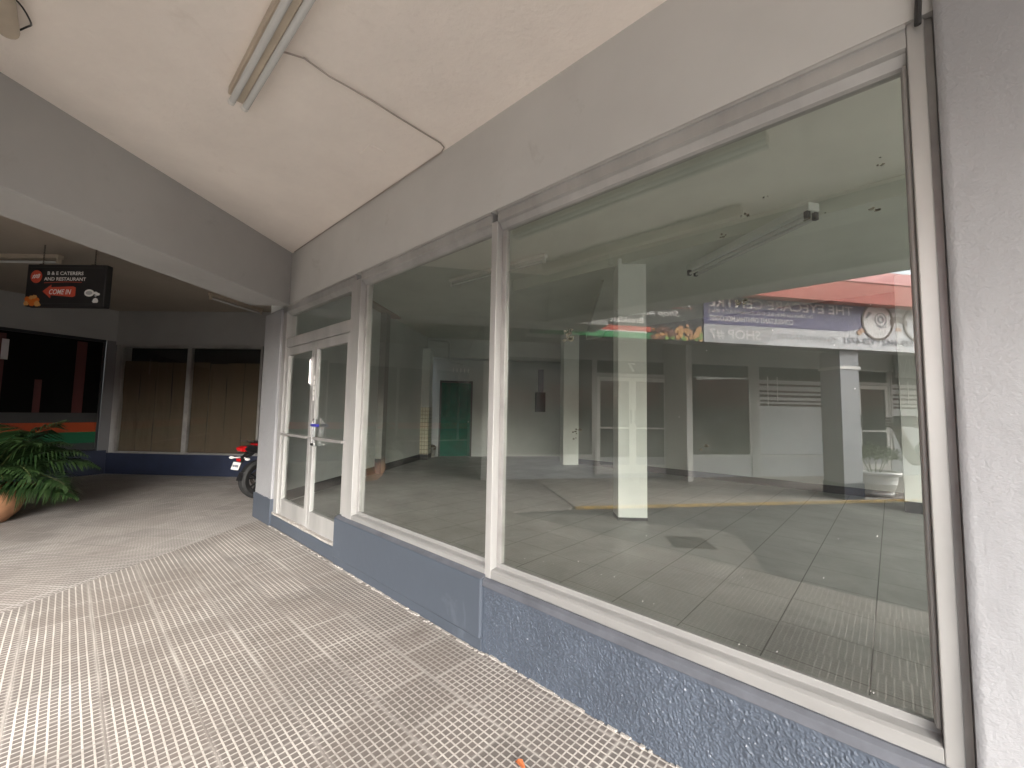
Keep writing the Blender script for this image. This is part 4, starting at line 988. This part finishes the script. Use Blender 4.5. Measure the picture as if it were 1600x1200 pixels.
# ------------------------------------------------------------------ photographer
def skinbody(name,joints,edges,mat,parent=None,sub=2):
    me=bpy.data.meshes.new(name); names=list(joints); idx={k:i for i,k in enumerate(names)}
    me.from_pydata([joints[k][0] for k in names],[(idx[a],idx[b_]) for a,b_ in edges],[])
    o=bpy.data.objects.new(name,me); COL.objects.link(o)
    md=o.modifiers.new('skin','SKIN'); md.use_smooth_shade=True
    lay=me.skin_vertices[0].data if len(me.skin_vertices) else None
    if lay is None:
        bm=bmesh.new(); bm.from_mesh(me); bm.verts.layers.skin.verify(); bm.to_mesh(me); bm.free(); lay=me.skin_vertices[0].data
    for k in names:
        r=joints[k][1]; lay[idx[k]].radius=r if isinstance(r,tuple) else (r,r)
    lay[0].use_root=True
    if sub: s_=o.modifiers.new('sub','SUBSURF'); s_.levels=sub; s_.render_levels=sub
    me.materials.append(mat)
    if parent: o.parent=parent
    return o
FW=Vector((-.677,.732,0)).normalized(); RT=Vector((.735,.678,0)).normalized()
PB=-FW*.46+RT*.10
def P(f,r,z): v=PB+FW*f+RT*r; return (v.x,v.y,z)
PE=empty('person',(PB.x,PB.y,0),0,'photographer in dark shirt holding up a phone with both hands','person')
def rel(d): return {k:((p[0]-PB.x,p[1]-PB.y,p[2]),r) for k,(p,r) in d.items()}
lens=Vector((0,0,1.5))
hl=lens-FW*.035-RT*.02; hr=lens-FW*.035+RT*.16
J={'pelvis':(P(0,0,.95),(.15,.11)),'waist':(P(0,0,1.10),(.135,.10)),'chest':(P(.01,0,1.30),(.16,.115)),'neckb':(P(0,0,1.45),(.075,.07)),'neck':(P(.01,0,1.50),(.055,.055)),'head':(P(.03,0,1.60),(.075,.085)),'crown':(P(.02,0,1.70),(.07,.08)),
 'shl':(P(0,-.17,1.41),.058),'shr':(P(0,.17,1.41),.058),'ell':(P(.13,-.25,1.18),.042),'elr':(P(.13,.27,1.18),.042),
 'wrl':((hl.x-FW.x*.06-RT.x*.03,hl.y-FW.y*.06-RT.y*.03,1.445),.028),'wrr':((hr.x-FW.x*.06,hr.y-FW.y*.06,1.445),.028),
 'hal':((hl.x-RT.x*.02-FW.x*.01,hl.y-RT.y*.02-FW.y*.01,1.47),(.035,.018)),'har':((hr.x-FW.x*.01,hr.y-FW.y*.01,1.47),(.035,.018)),
 'hipl':(P(0,-.09,.90),.095),'hipr':(P(0,.09,.90),.095),'knl':(P(.03,-.10,.50),.062),'knr':(P(.03,.10,.50),.062),'anl':(P(0,-.11,.10),.042),'anr':(P(0,.11,.10),.042),'tol':(P(.16,-.12,.04),.038),'tor':(P(.16,.12,.04),.038)}
ED=[('pelvis','waist'),('waist','chest'),('chest','neckb'),('neckb','neck'),('neck','head'),('head','crown'),('chest','shl'),('chest','shr'),('shl','ell'),('shr','elr'),('ell','wrl'),('elr','wrr'),('wrl','hal'),('wrr','har'),('pelvis','hipl'),('pelvis','hipr'),('hipl','knl'),('hipr','knr'),('knl','anl'),('knr','anr'),('anl','tol'),('anr','tor')]
skinbody('body',rel(J),ED,M['skin'],PE)
def part(keys,eds,grow,mat,nm,zclip=None):
    d={k:(J[k][0],tuple(x+grow for x in J[k][1]) if isinstance(J[k][1],tuple) else J[k][1]+grow) for k in keys}
    return skinbody(nm,rel(d),eds,mat,PE)
part(['pelvis','waist','chest','neckb','shl','shr'],[('pelvis','waist'),('waist','chest'),('chest','neckb'),('chest','shl'),('chest','shr')],.016,M['shirt'],'shirt')
for s_ in ('l','r'):
    part(['sh'+s_,'el'+s_],[('sh'+s_,'el'+s_)],.015,M['shirt'],'sleeve')
part(['pelvis','hipl','hipr','knl','knr','anl','anr'],[('pelvis','hipl'),('pelvis','hipr'),('hipl','knl'),('hipr','knr'),('knl','anl'),('knr','anr')],.016,M['trousers'],'trousers')
b=MB(); c=Vector(P(.0,0,1.69))-PB.to_3d() if len(PB)==2 else Vector(P(.0,0,1.69))-Vector((PB.x,PB.y,0)); b.ball((c.x,c.y,1.69),(.098,.098,.085),14); b.build('hair',M['hair'],PE,smooth=True)
b=MB(); hc=Vector(P(.115,0,1.605))-Vector((PB.x,PB.y,0)); b.ball(tuple(hc),(.016,.016,.026),8); b.build('nose',M['skin'],PE,smooth=True)
for sy in (-1,1):
    e2=Vector(P(.02,.095*sy,1.61))-Vector((PB.x,PB.y,0)); b=MB(); b.ball(tuple(e2),(.014,.014,.03),8); b.build('ear',M['skin'],PE,smooth=True)
for k in range(4):
    for hh,sgn in ((hl,-1),(hr,1)):
        base=hh-FW*.008+RT*(sgn*.004)+Vector((0,0,-.035+.019*k)); ln=(.062,.072,.068,.052)[k]
        base.z=1.455+.019*k
        pts=[base+RT*sgn*.018,base+RT*sgn*.024+FW*.03,base+RT*(sgn*.010)+FW*.040,base-RT*(sgn*(ln*.35))+FW*.040]
        b=MB(); b.tube([(p.x-PB.x,p.y-PB.y,p.z) for p in pts],[.0085,.0085,.008,.0065],7); b.build('finger',M['skin'],PE,smooth=True)
for hh,sgn in ((hl,-1),(hr,1)):
    b=MB(); pts=[hh-FW*.01+RT*sgn*.01+Vector((0,0,-.03)),hh-FW*.02-RT*sgn*.012+Vector((0,0,-.02)),hh-FW*.018-RT*sgn*.03+Vector((0,0,.0))]; b.tube([(p.x-PB.x,p.y-PB.y,p.z) for p in pts],[.011,.010,.008],7); b.build('thumb',M['skin'],PE,smooth=True)
pc=lens-FW*.022+RT*.07
PH=MB(); PH.box(-.075,.075,-.004,.004,-.037,.037)
ph=PH.build('phone',M['blackpl'],None,bevel=.003); ph.location=(pc.x,pc.y,1.492); ph.rotation_euler=(0,0,math.atan2(RT.y,RT.x)); tag(ph,'black phone held sideways by the photographer','phone')

# ------------------------------------------------------------------ sky, sun, camera
W=bpy.data.worlds.new('World'); S.world=W; W.use_nodes=True; nt=W.node_tree
sky=nt.nodes.new('ShaderNodeTexSky'); sky.sky_type='NISHITA'; sky.sun_disc=False
SUN_EL,SUN_AZ=rad(27),rad(122)     # azimuth measured clockwise from +Y
sky.sun_elevation=SUN_EL; sky.sun_rotation=SUN_AZ; sky.dust_density=2.5; sky.air_density=1.2; sky.altitude=50
bg=nt.nodes['Background']; bg.inputs['Strength'].default_value=.15
hs=nt.nodes.new('ShaderNodeHueSaturation'); hs.inputs['Saturation'].default_value=.35
nt.links.new(sky.outputs[0],hs.inputs['Color']); nt.links.new(hs.outputs[0],bg.inputs[0])
sl=bpy.data.lights.new('sun','SUN'); sl.energy=1.2; sl.angle=rad(55); sl.color=(1,.975,.94)
so=bpy.data.objects.new('sun',sl); COL.objects.link(so)
sd=Vector((math.sin(SUN_AZ)*math.cos(SUN_EL),math.cos(SUN_AZ)*math.cos(SUN_EL),math.sin(SUN_EL)))
so.rotation_euler=(-sd).to_track_quat('-Z','Y').to_euler(); so.location=sd*30

cam=bpy.data.cameras.new('camera'); co=bpy.data.objects.new('camera',cam); COL.objects.link(co)
cam.sensor_width=36; cam.lens=14.4; cam.clip_start=.02; cam.clip_end=600
R=((0.73467953,-0.03493433,-0.67751426),(0.67818123,0.06399501,0.73210303),(0.01778201,-0.99733857,0.07070763))
mw=Matrix(((R[0][0],-R[0][1],-R[0][2],0),(R[1][0],-R[1][1],-R[1][2],0),(R[2][0],-R[2][1],-R[2][2],1.5),(0,0,0,1)))
co.matrix_world=mw; S.camera=co
S.view_settings.view_transform='Standard'; S.view_settings.look='None'; S.view_settings.gamma=1
S.view_settings.exposure=2.92
S.cycles.max_bounces=14; S.cycles.diffuse_bounces=8; S.cycles.glossy_bounces=6; S.cycles.transparent_max_bounces=24; S.cycles.sample_clamp_indirect=6; S.cycles.caustics_reflective=False; S.cycles.caustics_refractive=False; S.cycles.use_adaptive_sampling=False
